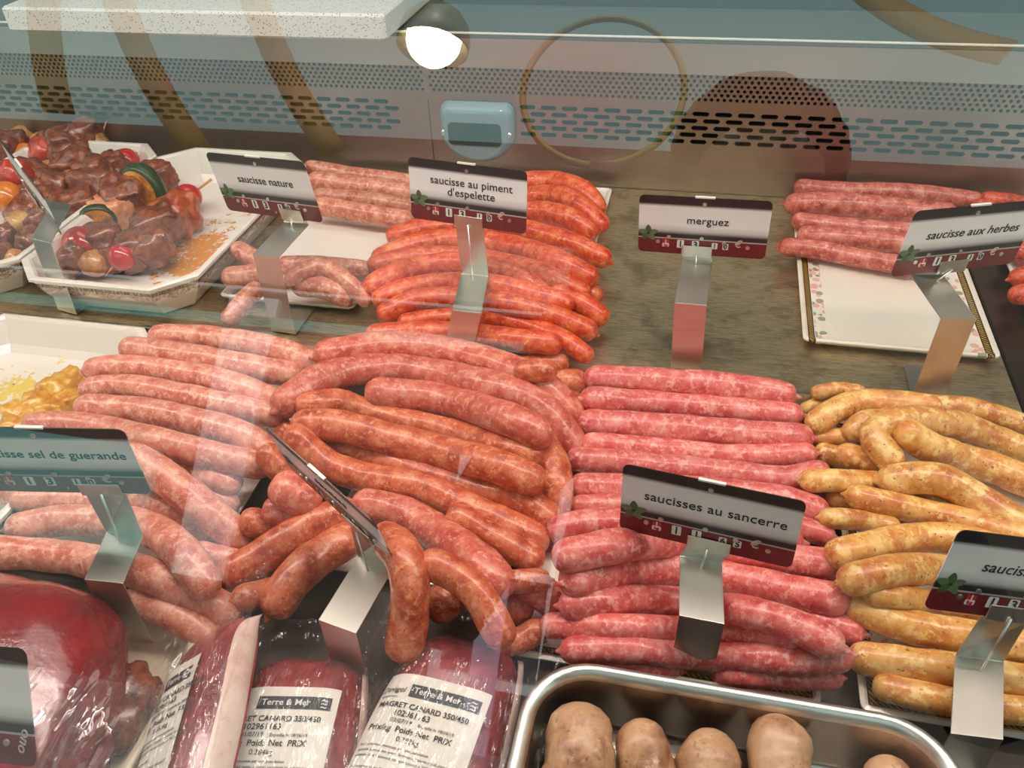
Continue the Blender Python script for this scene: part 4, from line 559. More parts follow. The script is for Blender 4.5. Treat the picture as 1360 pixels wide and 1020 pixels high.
def dish(x0, x1, y0, y1, z, h, label, floor_m):
    cx, cy = (x0+x1)/2, (y0+y1)/2; hx, hy = (x1-x0)/2, (y1-y0)/2
    C = lambda i, zz, c: chamf(-hx+i, hx-i, -hy+i, hy-i, c, zz)
    lp = [C(0.030, 0.002, 0.020), C(0.024, 0.0, 0.024), C(0.010, h*0.5, 0.032), C(0.003, h-0.005, 0.036), C(0.0, h-0.004, 0.037), C(0.0, h-0.001, 0.037), C(0.002, h, 0.037), C(0.006, h, 0.036), C(0.008, h-0.002, 0.036), C(0.022, h*0.35, 0.028), C(0.030, 0.007, 0.024)]
    o = loft(lp, [BAND, CERAMIC, floor_m], 'octagonal_dish', mi=[1, 0, 0, 1, 1, 1, 1, 1, 1, 2], close_last=False)
    b = len(o.data.vertices)
    o.location = (cx, cy, z)
    fl = loft([C(0.030, 0.0069, 0.024), C(0.030, 0.0072, 0.024)], floor_m, 'dish_floor', o); 
    return tag(o, label, 'dish', 'octagonal white dishes')
dish(-0.958, -0.742, 0.650, 1.012, 0.0, 0.046, 'white octagonal dish piled with brown meat skewers, far left', CERAMIC)
dish(-0.738, -0.517, 0.648, 1.008, 0.0, 0.046, 'white octagonal dish with a flowered band and orange sauce smears', stained('sauce_smeared_floor', 0.048, -0.045, 0.055, 0.12, lin(226, 120, 30), lin(214, 150, 70), 0.25, 0.42))
dish(-0.775, -0.527, 0.30, 0.634, -0.030, 0.038, 'plain white deep dish with yellow sauce stains, front left', stained('yellow_stained_floor', -0.01, 0.07, 0.08, 0.07, lin(226, 190, 60), lin(232, 206, 120), 0.0, 0.62))
# ------------------------------------------------------------------ sausages
GROUPS = {'nature': ('plain sausages beside the octagonal dish', 'nature'), 'piment': ('orange-red chilli sausages', 'piment'), 'herb': ('herb sausages at the back right', 'herb'), 'red': ('small red sausages at the right edge', 'red'), 'sel': ('long salted sausages at the left', 'sel'), 'merg': ('brownish spiced sausages in the middle', 'merg'), 'pink': ('pink sausages behind the steel tray', 'pink'), 'yellow': ('yellow curry sausages', 'yellow')}
def sausage(name, P, r, mat, seed, label, group, nub=0.5):
    pts, L = catmull(P, max(8, int(len(P)*3.2)))
    n = len(pts); t0 = (pts[0]-pts[1]).normalized(); t1 = (pts[-1]-pts[-2]).normalized()
    rad = [r*(1+0.05*noise.noise(Vector((seed*1.7, i*0.35, 0)))) for i in range(n)]
    A = [(0.97, 0.30), (0.90, 0.52), (0.72, 0.73), (0.42, 0.91)]
    head = [(pts[0]+t0*r*a*0.95, rad[0]*b) for a, b in A]; tail = [(pts[-1]+t1*r*a*0.95, rad[-1]*b) for a, b in reversed(A)]
    rnd = random.Random(seed)
    if rnd.random() < nub: head = [(pts[0]+t0*r*1.28, r*0.10), (pts[0]+t0*r*1.12, r*0.17)] + head
    if rnd.random() < nub: tail = tail + [(pts[-1]+t1*r*1.12, r*0.17), (pts[-1]+t1*r*1.30, r*0.10)]
    pp = [h[0] for h in head]+pts+[h[0] for h in tail]; rr = [h[1] for h in head]+rad+[h[1] for h in tail]
    c = sum(pts, Vector())/n
    V, Fc = tube(pp, rr, 16, c, 0.07, seed*3.1)
    o = pydata(name, V, Fc, mat); o.location = c
    return tag(o, label, 'sausage', group)
PINKISH = {'k5', 'k6', 'k7', 'k16', 'k13', 'k29', 'k25'}
for i, (key, g, xyz, r) in enumerate(SAUS):
    P = [tuple(v/1e4 for v in xyz[3*k:3*k+3]) for k in range(len(xyz)//3)]
    sausage('sausage', P, r/1e4, SM['merg2'] if key in PINKISH else SM[g], i+1, LAB[key], GROUPS[g][0], {'pink': 0.7, 'herb': 0.6, 'yellow': 0.35}.get(g, 0.2))
# ------------------------------------------------------------------ skewers
def chunk(kind, c, r, ax, seed):
    bm = bmesh.new(); rnd = random.Random(seed)
    if kind == 'zuc':
        a = ax.normalized(); u = a.orthogonal().normalized(); w = a.cross(u); V = []; n = 22; prof = [(-0.30, 0.2), (-0.34, 0.82), (-0.26, 0.95), (0.0, 1.02), (0.26, 0.95), (0.34, 0.82), (0.30, 0.2)]
        for h, q in prof:
            for k in range(n):
                t = 2*math.pi*k/n; V.append(a*(h*r)+(u*math.cos(t)+w*math.sin(t))*(q*r*(1+0.04*math.sin(3*t+seed))))
        Fc = []; I = []
        for j in range(len(prof)-1):
            for k in range(n): Fc.append((j*n+k, j*n+(k+1) % n, (j+1)*n+(k+1) % n, (j+1)*n+k)); I.append(1 if 1 <= j <= 4 else 0)
        Fc += [tuple(reversed(range(n))), tuple(range((len(prof)-1)*n, len(prof)*n))]; I += [0, 0]
        bm.free(); return pydata(CNAME[kind], [v+c for v in V], Fc, [CH['zuc'], CH['zskin']], None, True, I)
    bmesh.ops.create_icosphere(bm, subdivisions=4, radius=1.0)
    sq = {'beef': 0.55, 'chick': 0.5, 'ychick': 0.45, 'salmon': 0.6}.get(kind, 0.0); am = {'beef': 0.24, 'chick': 0.26, 'ychick': 0.26, 'salmon': 0.16, 'onion': 0.12, 'mushroom': 0.12, 'pepper': 0.14, 'ypep': 0.14}.get(kind, 0.02)
    sc = Vector((1+rnd.uniform(-.12, .2), 1+rnd.uniform(-.12, .2), 1+rnd.uniform(-.15, .05))) if sq else Vector((1, 1, 0.96))
    rot = Matrix.Rotation(rnd.uniform(0, 6.28), 3, 'Z') @ Matrix.Rotation(rnd.uniform(-.5, .5), 3, 'X')
    for v in bm.verts:
        p = v.co.copy(); m = max(abs(p.x), abs(p.y), abs(p.z)); p = p.lerp(p/m*0.92, sq)
        p *= 1+am*noise.noise(v.co*1.6+Vector((seed*5.3, 0, 0)))+am*0.42*noise.noise(v.co*3.0+Vector((0, seed*2.1, 0)))+am*0.1*noise.noise(v.co*8+Vector((seed, 0, 0)))
        v.co = (rot @ Vector((p.x*sc.x, p.y*sc.y, p.z*sc.z)))*r+c
    return from_bm(CNAME[kind], bm, CH[kind], None, True)
for si, (nm, items, ta, tb) in enumerate(SKEW):
    cs = [Vector(p)/1e4 for _, p, _ in items]; base = Vector((cs[0].x, cs[0].y, 0.0 if nm[0] != 'y' else -0.03))
    e = empty('skewer', base, LAB['sk_'+nm], 'skewer', {'a': 'brown meat skewers in the far left dish', 'c': 'chilli skewers in the flowered dish', 'y': 'yellow chicken skewers'}[nm[0]]); bpy.context.view_layer.update()
    inv = e.matrix_world.inverted()
    d0, d1 = (cs[0]-cs[1]).normalized(), (cs[-1]-cs[-2]).normalized()
    A = Vector(ta)/1e4 if ta else cs[0]+d0*items[0][2]/1e4*0.8; B = Vector(tb)/1e4 if tb else cs[-1]+d1*items[-1][2]/1e4*0.8
    pts, L = catmull([A]+cs+[B], 24); V, Fc = tube(pts, [0.0017]*22+[0.0012, 0.0004], 8)
    st = pydata('stick', V, Fc, WOOD); st.parent = e; st.matrix_parent_inverse = inv
    for k, (kind, p, r) in enumerate(items):
        ax = (cs[min(k+1, len(cs)-1)]-cs[max(k-1, 0)])
        ch = chunk(kind, cs[k], r/1e4*(1.05 if kind in CNAME and kind not in ('tom', 'ytom') else 1.0), ax, si*17+k+1); ch.parent = e; ch.matrix_parent_inverse = inv
        if kind == 'zuc': ch['label'] = 'orange spiced courgette slice'
# ------------------------------------------------------------------ steel tray with pale sausages
def tray():
    x0, x1, y0, y1 = -0.075, 0.181, 0.085, 0.314
    R = lambda i, z, r: rrect(x0+i, x1-i, y0+i, y1-i, r, z, 8)
    lp = [R(0.014, -0.0300, 0.022), R(0.011, -0.028, 0.026), R(0.0065, 0.012, 0.034), R(0.0, 0.0165, 0.042), R(-0.001, 0.0185, 0.043), R(0.0005, 0.0205, 0.042), R(0.003, 0.0208, 0.040), R(0.006, 0.0195, 0.037), R(0.0085, 0.014, 0.034), R(0.013, -0.024, 0.026), R(0.017, -0.0285, 0.022)]
    o = loft(lp, [TRAYSTEEL, RIM], 'steel_tray', mi=[0, 0, 1, 1, 1, 1, 1, 1, 0, 0], smooth=True)
    tag(o, 'deep stainless steel tray with rounded corners holding pale sausages', 'tray')
tray()
PL = {'t1': 'largest pale mottled sausage, at the left wall of the steel tray', 't2': 'pale sausage with a side bump, second from the left in the tray', 't3': 'round-ended pale sausage in the middle of the tray', 't4': 'tall smooth pale sausage, second from the right in the tray', 't5': 'low pale sausage at the right end of the tray'}
for i, (k, xyz, r) in enumerate(PALE):
    P = [Vector(xyz[3*j:3*j+3])/1e4 for j in range(len(xyz)//3)]
    # each leans in the tray: raised at the far end, its near end on the tray floor
    P.append(P[-1]+Vector((0.001, -0.014, -0.004)))
    rr = r/1e4; c = sum(P, Vector())/len(P); pts, L = catmull(P, 14)
    t0 = (pts[0]-pts[1]).normalized(); t1 = (pts[-1]-pts[-2]).normalized()
    A = [(0.99, 0.12), (0.94, 0.36), (0.80, 0.61), (0.55, 0.83), (0.28, 0.95)]
    pp = [pts[0]+t0*rr*a for a, b in A]+pts+[pts[-1]+t1*rr*a for a, b in reversed(A)]
    rad = [rr*b for a, b in A]+[rr*(1+0.05*math.sin(j*0.9+i)) for j in range(14)]+[rr*b for a, b in reversed(A)]
    V, Fc = tube(pp, rad, 24, c, 0.16, i*4.7+2)
    if k in ('t1', 't2'):  # shoulder lobe
        b = (pts[2] if k == 't2' else pts[5])+Vector((rr*0.55 if k == 't2' else -rr*0.5, 0.004, 0.0)); n0 = len(V)
        q = [b+Vector((0, 0.012, 0.002))-Vector((0, j*0.005, j*0.001)) for j in range(8)]; ra = [rr*0.62*math.sin(math.pi*(j+0.35)/7.7) for j in range(8)]
        V2, F2 = tube(q, ra, 20, c, 0.12, i+9); V += V2; Fc += [tuple(a+n0 for a in f) for f in F2]
    o = pydata('thick_pale_sausage', V, Fc, SM['pale']); o.location = c
    tag(o, PL[k], 'sausage', 'thick pale sausages in the steel tray')
# ------------------------------------------------------------------ wrapped red meat
def sup(u, v, p=2.6): return max(0.0, 1-abs(u)**p-abs(v)**p)
def grid(name, nx, ny, f, m, parent=None, both=None):
    V = []; Fc = []
    for j in range(ny+1):
        for i in range(nx+1): V.append(f(-1+2*i/nx, -1+2*j/ny))
    for j in range(ny):
        for i in range(nx): a = j*(nx+1)+i; Fc.append((a, a+1, a+nx+2, a+nx+1))
    return pydata(name, V, Fc, m, parent)
mt = empty('wrapped_meat', (-0.432, 0.213, -0.03), 'large dark red piece of meat on a cream foam tray under cling film', 'packed meat'); bpy.context.view_layer.update()
TX, TY = 0.124, 0.100
lp = []
for i, z, r in ((0.016, 0.0005, 0.03), (0.006, 0.006, 0.036), (0.0, 0.028, 0.04), (0.001, 0.030, 0.04), (0.006, 0.029, 0.036), (0.014, 0.008, 0.03), (0.022, 0.005, 0.026)): lp.append(rrect(-TX+i, TX-i, -TY+i, TY-i, r, z, 7))
loft(lp, FOAM, 'foam_tray', mt, smooth=True)
RED = meat_mat('dark_red_meat', lin(140, 26, 32), lin(158, 44, 46), lin(104, 14, 22), 0.22, 24.0, 0.9)
def blob(name, c, s, m, parent, seed, am=0.10, sub=4, p=2.6):
    bm = bmesh.new(); bmesh.ops.create_icosphere(bm, subdivisions=sub, radius=1.0)
    for v in bm.verts:
        q = v.co.copy(); k = (abs(q.x)**p+abs(q.y)**p+abs(q.z)**p)**(-1/p); q *= k
        q *= 1+am*noise.noise(v.co*1.3+Vector((seed, 0, 0)))+am*0.4*noise.noise(v.co*3.4+Vector((0, seed, 0)))
        v.co = Vector((q.x*s[0]+c[0], q.y*s[1]+c[1], q.z*s[2]+c[2]))
    return from_bm(name, bm, m, parent, True)
blob('meat_piece', (-0.004, -0.004, 0.047), (0.104, 0.092, 0.043), RED, mt, 3.0)
blob('meat_trimming', (0.084, -0.036, 0.022), (0.022, 0.044, 0.016), meat_mat('red_meat_trimming', lin(122, 26, 28), lin(168, 78, 66), lin(74, 12, 16), 0.3, 60.0, 0.8), mt, 8.0, 0.3)
blob('meat_trimming', (0.086, 0.028, 0.018), (0.02, 0.03, 0.013), CH['beef'], mt, 9.0, 0.3)
def filmh(u, v):
    x, y = u*0.125, v*0.102; dome = 0.047+0.0365*math.sqrt(sup(max(-1, min(1, (x+0.022)/0.096)), max(-1, min(1, (y-0.018)/0.090)), 2.2)) if False else 0
    a = sup(max(-1, min(1, (x+0.004)/0.128)), max(-1, min(1, (y+0.002)/0.100)), 2.0); h = 0.0315+0.0625*a**0.55
    e = max(abs(u), abs(v))
    if e > 0.95: h -= (e-0.95)*0.5
    return (x, y, h+0.0016*noise.noise(Vector((x*60-y*30, y*20, 3)))*(1 if e < 0.97 else 0))
grid('cling_film', 60, 56, filmh, FILM, mt)
# ------------------------------------------------------------------ vacuum-packed duck breasts
FLESH = meat_mat('duck_breast_flesh', lin(150, 50, 56), lin(180, 86, 88), lin(112, 28, 36), 0.25, 45.0, 0.9)
FAT = meat_mat('duck_fat', lin(232, 204, 192), lin(240, 222, 210), lin(214, 168, 156), 0.35, 40.0, 0.5)
def duck(mat, label, weight, hw=0.048, hl=0.082, hh=0.030, lab=(-0.006, -0.020, 0.074, 0.105), barcode=False, fatside=False, seed=1.0, logo=True, flap=0.022):
    e = empty('duck_pack', None, label, 'packed meat', 'vacuum-packed duck breasts', mat=mat)
    def h(x, y):
        u, v = x/hw, y/hl; w = 1-0.16*max(0, v); u /= w
        return hh*max(0.0, (1-abs(u)**3.0-abs(v)**4.0+abs(u)**3.0*abs(v)**4.0 if abs(u) < 1 and abs(v) < 1 else 0.0))**0.5
    def top(u, v, s=1.0):
        w = 1-0.16*max(0, v); x, y = u*hw*w, v*hl
        # squared grid pulled into a rounded outline
        r = max(abs(u), abs(v)); k = 1.0
        if r > 0: k = r/((abs(u)**5+abs(v)**5)**0.2) if r > 0 else 1
        x *= k; y *= k
        q = max(0.0, 1-r**4)**0.5
        return (x, y, 0.002+hh*q*(1+0.05*noise.noise(Vector((x*40+seed, y*40, 0)))))
    def surf(x, y):
        w = 1-0.16*max(0, y/hl); u, v = x/(hw*w), y/hl; r = max(abs(u), abs(v)); k = r/((abs(u)**5+abs(v)**5)**0.2) if r > 1e-6 else 1
        r2 = max(abs(u/k), abs(v/k)); return 0.002+hh*max(0.0, 1-min(1, r2)**4)**0.5
    grid('duck_breast', 36, 44, top, FLESH, e)
    fx = 1.0
    def fat(u, v):
        a = math.pi*(u+1)/2*0.9+0.05; y = v*hl*0.97; w = 1-0.16*max(0, v); xx = hw*w*(abs(v)**5*-0.12+1)
        return (xx-0.003+0.008*math.sin(a)*(0.7 if fatside else 0.6), y, 0.001+(hh*0.75)*(1-math.cos(a))/2*(1.15 if fatside else 0.7)*(1-abs(v)**6)+0.001)
    grid('fat_edge', 14, 40, fat, FAT, e)
    lx, ly, lw, lh = lab
    def lz(x, y): return max(surf(x, y), 0.008)+0.0022
    grid('paper_label', 24, 30, lambda u, v: (lx+u*lw/2, ly+v*lh/2, lz(lx+u*lw/2, ly+v*lh/2)), PAPER, e)
    pl = [c for c in e.children if c.name.startswith('paper_label')][0]
    def put(me, name, x, y, m, dz=0.0006):
        for v in me.vertices:
            px, py = lx+x+v.co.x, ly+y+v.co.y; v.co = (px, py, lz(px, py)+dz+v.co.z*0.2)
        o = link(name, me, m, pl, False); return o
    def ln(txt, x, y, size, bold=0.0, m=INK, shear=0.0): put(text_mesh(txt, size, 'LEFT', shear, bold), 'lettering', x, y, m)
    def bar(x0, x1, y0, y1, m, name='printed_band', dz=0.0004):
        n = 16; V = []; Fc = []
        for i in range(n+1):
            for yy in (y0, y1): V.append((x0+(x1-x0)*i/n, yy, 0))
        for i in range(n): Fc.append((2*i, 2*i+2, 2*i+3, 2*i+1))
        me = bpy.data.meshes.new(name); me.from_pydata(V, [], Fc); put(me, name, 0, 0, m, dz)
    X0 = -lw/2
    t = lh/2
    if logo: ln("Davigel", X0+0.0015, t-0.0125, 0.0058, 0.0, INK, 0.25); ln('PRODUITS FRAIS', X0+0.003, t-0.0178, 0.0016)
    bar(X0+0.022, -X0-0.004, t-0.0165, t-0.0075, BANDINK)
    ln('Terre & Mer', X0+0.0245, t-0.012, 0.0062, 0.00006, TILE)
    for q in range(3): ln('~', -X0-0.0105, t-0.0098-q*0.0024, 0.007, 0.0001, TILE)
    ln('MAGRET CANARD 350/450', X0+0.004, t-0.0235, 0.0052, 0.00008); ln('102961163', X0+0.017, t-0.0290, 0.0056, 0.00008)
    ln('03/07/19', X0+0.017, t-0.0342, 0.0042); ln('Expedie le 18/06/19', X0+0.036, t-0.0345, 0.0030)
    ln('Prix/kg  Poids Net  PRIX', X0+0.004, t-0.0398, 0.0056, 0.00008); ln(weight, X0+0.026, t-0.0458, 0.0048)
    for q, s in enumerate(('Pour une consommation par une population', 'sensible (personnes agees, femmes enceintes ou allaitantes,', 'enfants), il est recommande une cuisson a 74C a coeur')): ln(s, X0+0.003, t-0.0515-q*0.0036, 0.0026)
    ln('A conserver entre 0 et 4C', X0+0.003, t-0.066, 0.0026); ln('ORIGINE FRANCE', -X0-0.026, t-0.072, 0.0028)
    if barcode:
        rb = random.Random(3); x = -X0-0.030
        while x < -X0-0.006:
            w = rb.choice((0.0004, 0.0008, 0.0012)); bar(x, x+w, t-0.092, t-0.078, INK, 'barcode_line'); x += w+rb.choice((0.0005, 0.0009))
    def pouch(u, v):
        x, y = u*(hw+flap), v*(hl+0.028); s = surf(x, y)
        a = 0.004+0.004*noise.noise(Vector((x*30+seed, y*30, 1))); s2 = max(s, max(surf(x*0.9, y*0.92), surf(x*0.82, y*0.86)*0.8, surf(x*0.72, y*0.78)*0.55))
        return (x, y, max(s2+0.0036, a)+0.0009*noise.noise(Vector((x*90+y*50, y*60-x*40, seed)))+max(0, max(abs(u), abs(v))-0.8)*0.05+(0.0035*noise.noise(Vector((x*140+seed*3, y*16, seed)))*min(1, max(0, (max(abs(u), abs(v))-0.62)*4))))
    grid('clear_pouch', 56, 60, pouch, POUCH, e)
    return e
def pose(x, y, z, rz=0, ry=0, rx=0): return Matrix.Translation((x, y, z)) @ Matrix.Rotation(math.radians(rz), 4, 'Z') @ Matrix.Rotation(math.radians(ry), 4, 'Y') @ Matrix.Rotation(math.radians(rx), 4, 'X')
duck(pose(-0.131, 0.258, -0.026, -4), 'duck breast in a clear pouch with a full white label, beside the steel tray', '0.393kg', seed=1.3)
duck(pose(-0.219, 0.224, -0.026, 10), 'duck breast pack in the middle, its label partly covered by the folded pouch beside it', '0.384kg', lab=(-0.006, -0.008, 0.074, 0.105), seed=4.1, logo=False)
duck(pose(-0.270, 0.226, -0.001, 15, -36), 'duck breast pack tipped on its side with a white fat edge upward', '0.385kg', hw=0.040, hh=0.024, lab=(-0.016, -0.012, 0.054, 0.115), barcode=True, fatside=True, flap=0.007, seed=7.7, logo=False)
# ------------------------------------------------------------------ price tags on folded steel stands
def price_tag(key, title, digits, label, foot=0.05, shear=0.0, tsize=0.0112, left=None, side=None):
    d = TAGS[key]; s = d['s']; c = Vector(d['c']); ex = Vector(d['ex']).normalized(); up = Vector(d['up']); up = (up-ex*up.dot(ex)).normalized(); nz = ex.cross(up)
    leg = [Vector(p) for p in d['leg']] if d['leg'] else [Vector((c.x, 0.100, -0.03)), Vector((c.x, 0.100, 0.080)), Vector((c.x, 0.148, 0.080)), c-up*0.03]
    e = empty('price_tag', leg[0], label, 'price tag', 'price tags on steel stands'); bpy.context.view_layer.update()
    M = Matrix(((ex.x, up.x, nz.x, c.x), (ex.y, up.y, nz.y, c.y), (ex.z, up.z, nz.z, c.z), (0, 0, 0, 1))) @ Matrix.Diagonal((s, s, s, 1))
    hw, hh = 0.06, 0.03125
    card = loft([rrect(-hw, hw, -hh, hh, 0.005, z, 5) for z in (-0.0004, 0.0004)], CARD, 'printed_card', smooth=False)
    card.parent = e; card.matrix_world = M
    def sub(me, name, x, y, z, m):
        o = link(name, me, m, card, False); o.location = (x, y, z); return o
    ls = title.split('\n')
    for i, l in enumerate(ls if title else []): sub(text_mesh(l, tsize, 'CENTER' if left is None else 'LEFT', shear), 'lettering', 0.004 if left is None else left, 0.0065-0.0105*(i-(len(ls)-1)/2), 0.0006, INK)
    # clover leaf
    bm = bmesh.new()
    for k in range(5):
        a = math.radians(72*k+20); cx, cy = 0.0056*math.cos(a), 0.0048*math.sin(a); vs = []
        for j in range(12):
            t = 2*math.pi*j/12; lx, ly = 0.0042*math.cos(t), 0.0028*math.sin(t)*(1-0.35*math.cos(t)); vs.append(bm.verts.new((cx+lx*math.cos(a)-ly*math.sin(a), cy+lx*math.sin(a)+ly*math.cos(a), 0.0001*k)))
        bm.faces.new(vs).material_index = k % 2
    me = bpy.data.meshes.new('leaf_print'); bm.to_mesh(me); bm.free(); sub(me, 'leaf_print', -0.0505, -0.0095, 0.0006, LEAF).data.materials.append(LEAF2)
    def rivet(x, y):
        V, Fc = tube([Vector((0, 0, 0)), Vector((0, 0, 0.0008)), Vector((0, 0, 0.0008)), Vector((0, 0, 0.0003))], [0.0019, 0.0018, 0.0010, 0.0009], 12)
        me = bpy.data.meshes.new('rivet'); me.from_pydata([tuple(v) for v in V], [], Fc); sub(me, 'rivet', x, y, 0.0004, RIM)
    for x, y in ((0.0, 0.0245), (-0.031, -0.0125), (0.0, -0.0125), (0.021, -0.0165), (-0.041, -0.0185), (0.043, -0.0195)): rivet(x, y)
    def tile(ch, x, y, w, h, sz, m=TILE, tm=INK):
        bm = bmesh.new(); vs = [bm.verts.new((p[0], p[1], 0)) for p in rrect(-w/2, w/2, -h/2, h/2, 0.0009, 0, 3)]; bm.faces.new(vs)
        me = bpy.data.meshes.new('digit_tile'); bm.to_mesh(me); bm.free()
        if ch:
            tx = text_mesh(ch, sz, 'CENTER', 0, 0.00012); b = bmesh.new(); b.from_mesh(me); n0 = len(b.faces)
            for v in tx.vertices: v.co.z += 0.0003
            b.from_mesh(tx); b.faces.ensure_lookup_table()
            for f in b.faces[n0:]: f.material_index = 1
            b.to_mesh(me); b.free(); bpy.data.meshes.remove(tx)
        o = sub(me, 'digit_tile', x, y, 0.0007, m); o.data.materials.append(tm); return o
    tile('1', -0.0335, -0.0177, 0.0064, 0.0040, 0.0048, TILERED, TILE); tile('kg', -0.0335, -0.0219, 0.0064, 0.0042, 0.0042, TILE, TILERED)
    for ch, x, w, h, sz in ((digits[0], -0.0195, 0.0066, 0.0088, 0.0095), (digits[1], -0.0055, 0.0066, 0.0088, 0.0095), (digits[2], 0.0125, 0.0054, 0.0068, 0.0074), (digits[3], 0.0225, 0.0054, 0.0068, 0.0074)): tile(ch, x, -0.0198, w, h, sz)
    sub(text_mesh(',', 0.010, 'CENTER'), 'comma', 0.0045, -0.0235, 0.0006, GREY); sub(text_mesh('\u20ac', 0.0105, 'CENTER', 0.2), 'euro_sign', 0.0335, -0.0165, 0.0006, GREY)
    if side: 
        o = sub(text_mesh(side, 0.0085, 'CENTER', 0.2), 'lettering', 0.0525, -0.018, 0.0006, GREY); o.rotation_euler.z = math.radians(70)
    sub(bx(bmesh.new(), -0.009, 0.009, 0, 0.0016, -0.001, 0.0016) and bm_me(-0.009, 0.009, 0, 0.0014, -0.001, 0.0014), 'top_clip', 0.0, hh-0.0002, 0, TILE)
    inv = e.matrix_world.inverted()
    # folded strip: foot, leg, arm, upright behind the card, lip in front of it
    Bp, Fp, Ap, Tp = leg; w = Vector((1, 0.0, 0)).lerp(Vector((ex.x, ex.y, 0)), 0.35).normalized()*0.0145
    back = -nz*0.0016
    lowc = c-up*(hh*s)+(ex*((Tp-c).dot(ex)))
    path = [Bp+Vector((0, foot, 0.0008)), Bp+Vector((0, 0, 0.0008)), Fp, Ap+back, lowc+back-up*0.0012, lowc-up*0.0012+nz*0.0016, lowc+up*0.0105*s+nz*0.0016]
    bm = bmesh.new(); prev = None
    for i, p in enumerate(path):
        ww = w if i < 4 else ex*0.0145
        cur = (bm.verts.new(p-ww), bm.verts.new(p+ww))
        if prev: bm.faces.new((prev[0], prev[1], cur[1], cur[0]))
        prev = cur
    st = from_bm('folded_strip', bm, TAGSTEEL, None, False); st.parent = e; st.matrix_parent_inverse = inv
    md = st.modifiers.new('thickness', 'SOLIDIFY'); md.thickness = 0.0011; md.offset = 0
    md = st.modifiers.new('bend', 'BEVEL'); md.width = 0.0022; md.segments = 3; md.limit_method = 'ANGLE'
    q = Ap.lerp(Fp, 0.12)
    V, Fc = tube([lowc+nz*0.003+up*0.002, q+Vector((0, -0.002, -0.004))], [0.0009, 0.0007], 8)
    pn = pydata('pin', V, Fc, RIM); pn.parent = e; pn.matrix_parent_inverse = inv
    return e
def bm_me(x0, x1, y0, y1, z0, z1):
    b = bx(bmesh.new(), x0, x1, y0, y1, z0, z1); me = bpy.data.meshes.new('clip'); b.to_mesh(me); b.free(); return me
price_tag('nature', 'saucisse nature', '1310', 'price tag reading saucisse nature in front of the flowered dish')
price_tag('piment', "saucisse au piment\nd'espelette", '1310', "price tag reading saucisse au piment d'espelette over the orange-red heap", foot=0.012)
price_tag('merguez', 'merguez', '1310', 'price tag reading merguez over the bare steel deck')
price_tag('herbes', 'saucisse aux herbes', '1310', 'price tag reading saucisse aux herbes beside the half-empty plate', shear=0.15)
price_tag('sancerre', 'saucisses au sancerre', '1165', 'price tag reading saucisses au sancerre over the pink sausages', foot=-0.025)
price_tag('sel', 'saucisse sel de guerande', '1310', 'price tag reading saucisse sel de guerande, cut by the left edge', foot=-0.02, tsize=0.0102)
price_tag('right', 'saucisse', '1310', 'price tag cut off by the right edge, over the yellow sausages', foot=-0.02, left=-0.036, shear=0.15)
price_tag('near', '', '1310', 'price tag in front of the wrapped red meat, only its right end in view', foot=-0.04, side='ouo')
price_tag('edge', 'saucisse', '1310', 'price tag seen almost edge-on in front of the middle heap', foot=-0.02)
price_tag('back', '', '1310', 'price tag seen edge-on before the far left skewer dish', foot=0.02)
# ------------------------------------------------------------------ the customer side: lamp, beams, photographer (all seen mirrored in the glass)
lamp = empty('pendant_lamp', (-0.67, -1.31, 1.36), 'round white glass pendant lamp hanging on the customer side, mirrored in the glass', 'lamp'); bpy.context.view_layer.update()
def lp_(o): o.parent = lamp; o.matrix_parent_inverse = lamp.matrix_world.inverted(); return o
prof = [(0.0, 0.105), (0.03, 0.10), (0.06, 0.08), (0.082, 0.05), (0.090, 0.01), (0.088, -0.01), (0.078, 0.045), (0.055, 0.072), (0.02, 0.09)]
lps = [[(max(r, 0.001)*math.cos(2*math.pi*k/28)-0.67, max(r, 0.001)*math.sin(2*math.pi*k/28)-1.31, 1.43+z) for k in range(28)] for r, z in prof]
lp_(loft(lps, plain('lamp_shade_olive', lin(120, 118, 60), 0.4), 'lamp_shade', smooth=True))
bulb = NT('lit_bulb'); em = bulb.n('Emission', {'Color': (1.0, 0.95, 0.72, 1), 'Strength': 22.0}); bulb.t.links.new(em, bulb.out.inputs[0])
bm = bmesh.new(); bmesh.ops.create_uvsphere(bm, u_segments=24, v_segments=14, radius=0.068, matrix=Matrix.Translation((-0.67, -1.31, 1.445)))
lp_(from_bm('bulb', bm, bulb.m, None, True))
V, Fc = tube([Vector((-0.67, -1.31, 1.53)), Vector((-0.67, -1.31, 3.0))], [0.006, 0.006], 8); lp_(pydata('cord', V, Fc, BLACKP))
_t = NT('tan_awning_cloth'); _m = _t.n('MixShader', {0: 0.92, 1: _t.n('BsdfDiffuse', {'Color': lin(150, 124, 84)}), 2: _t.n('BsdfTranslucent', {'Color': lin(226, 198, 142)})}); _t.t.links.new(_m, _t.out.inputs[0]); TAN = _t.m
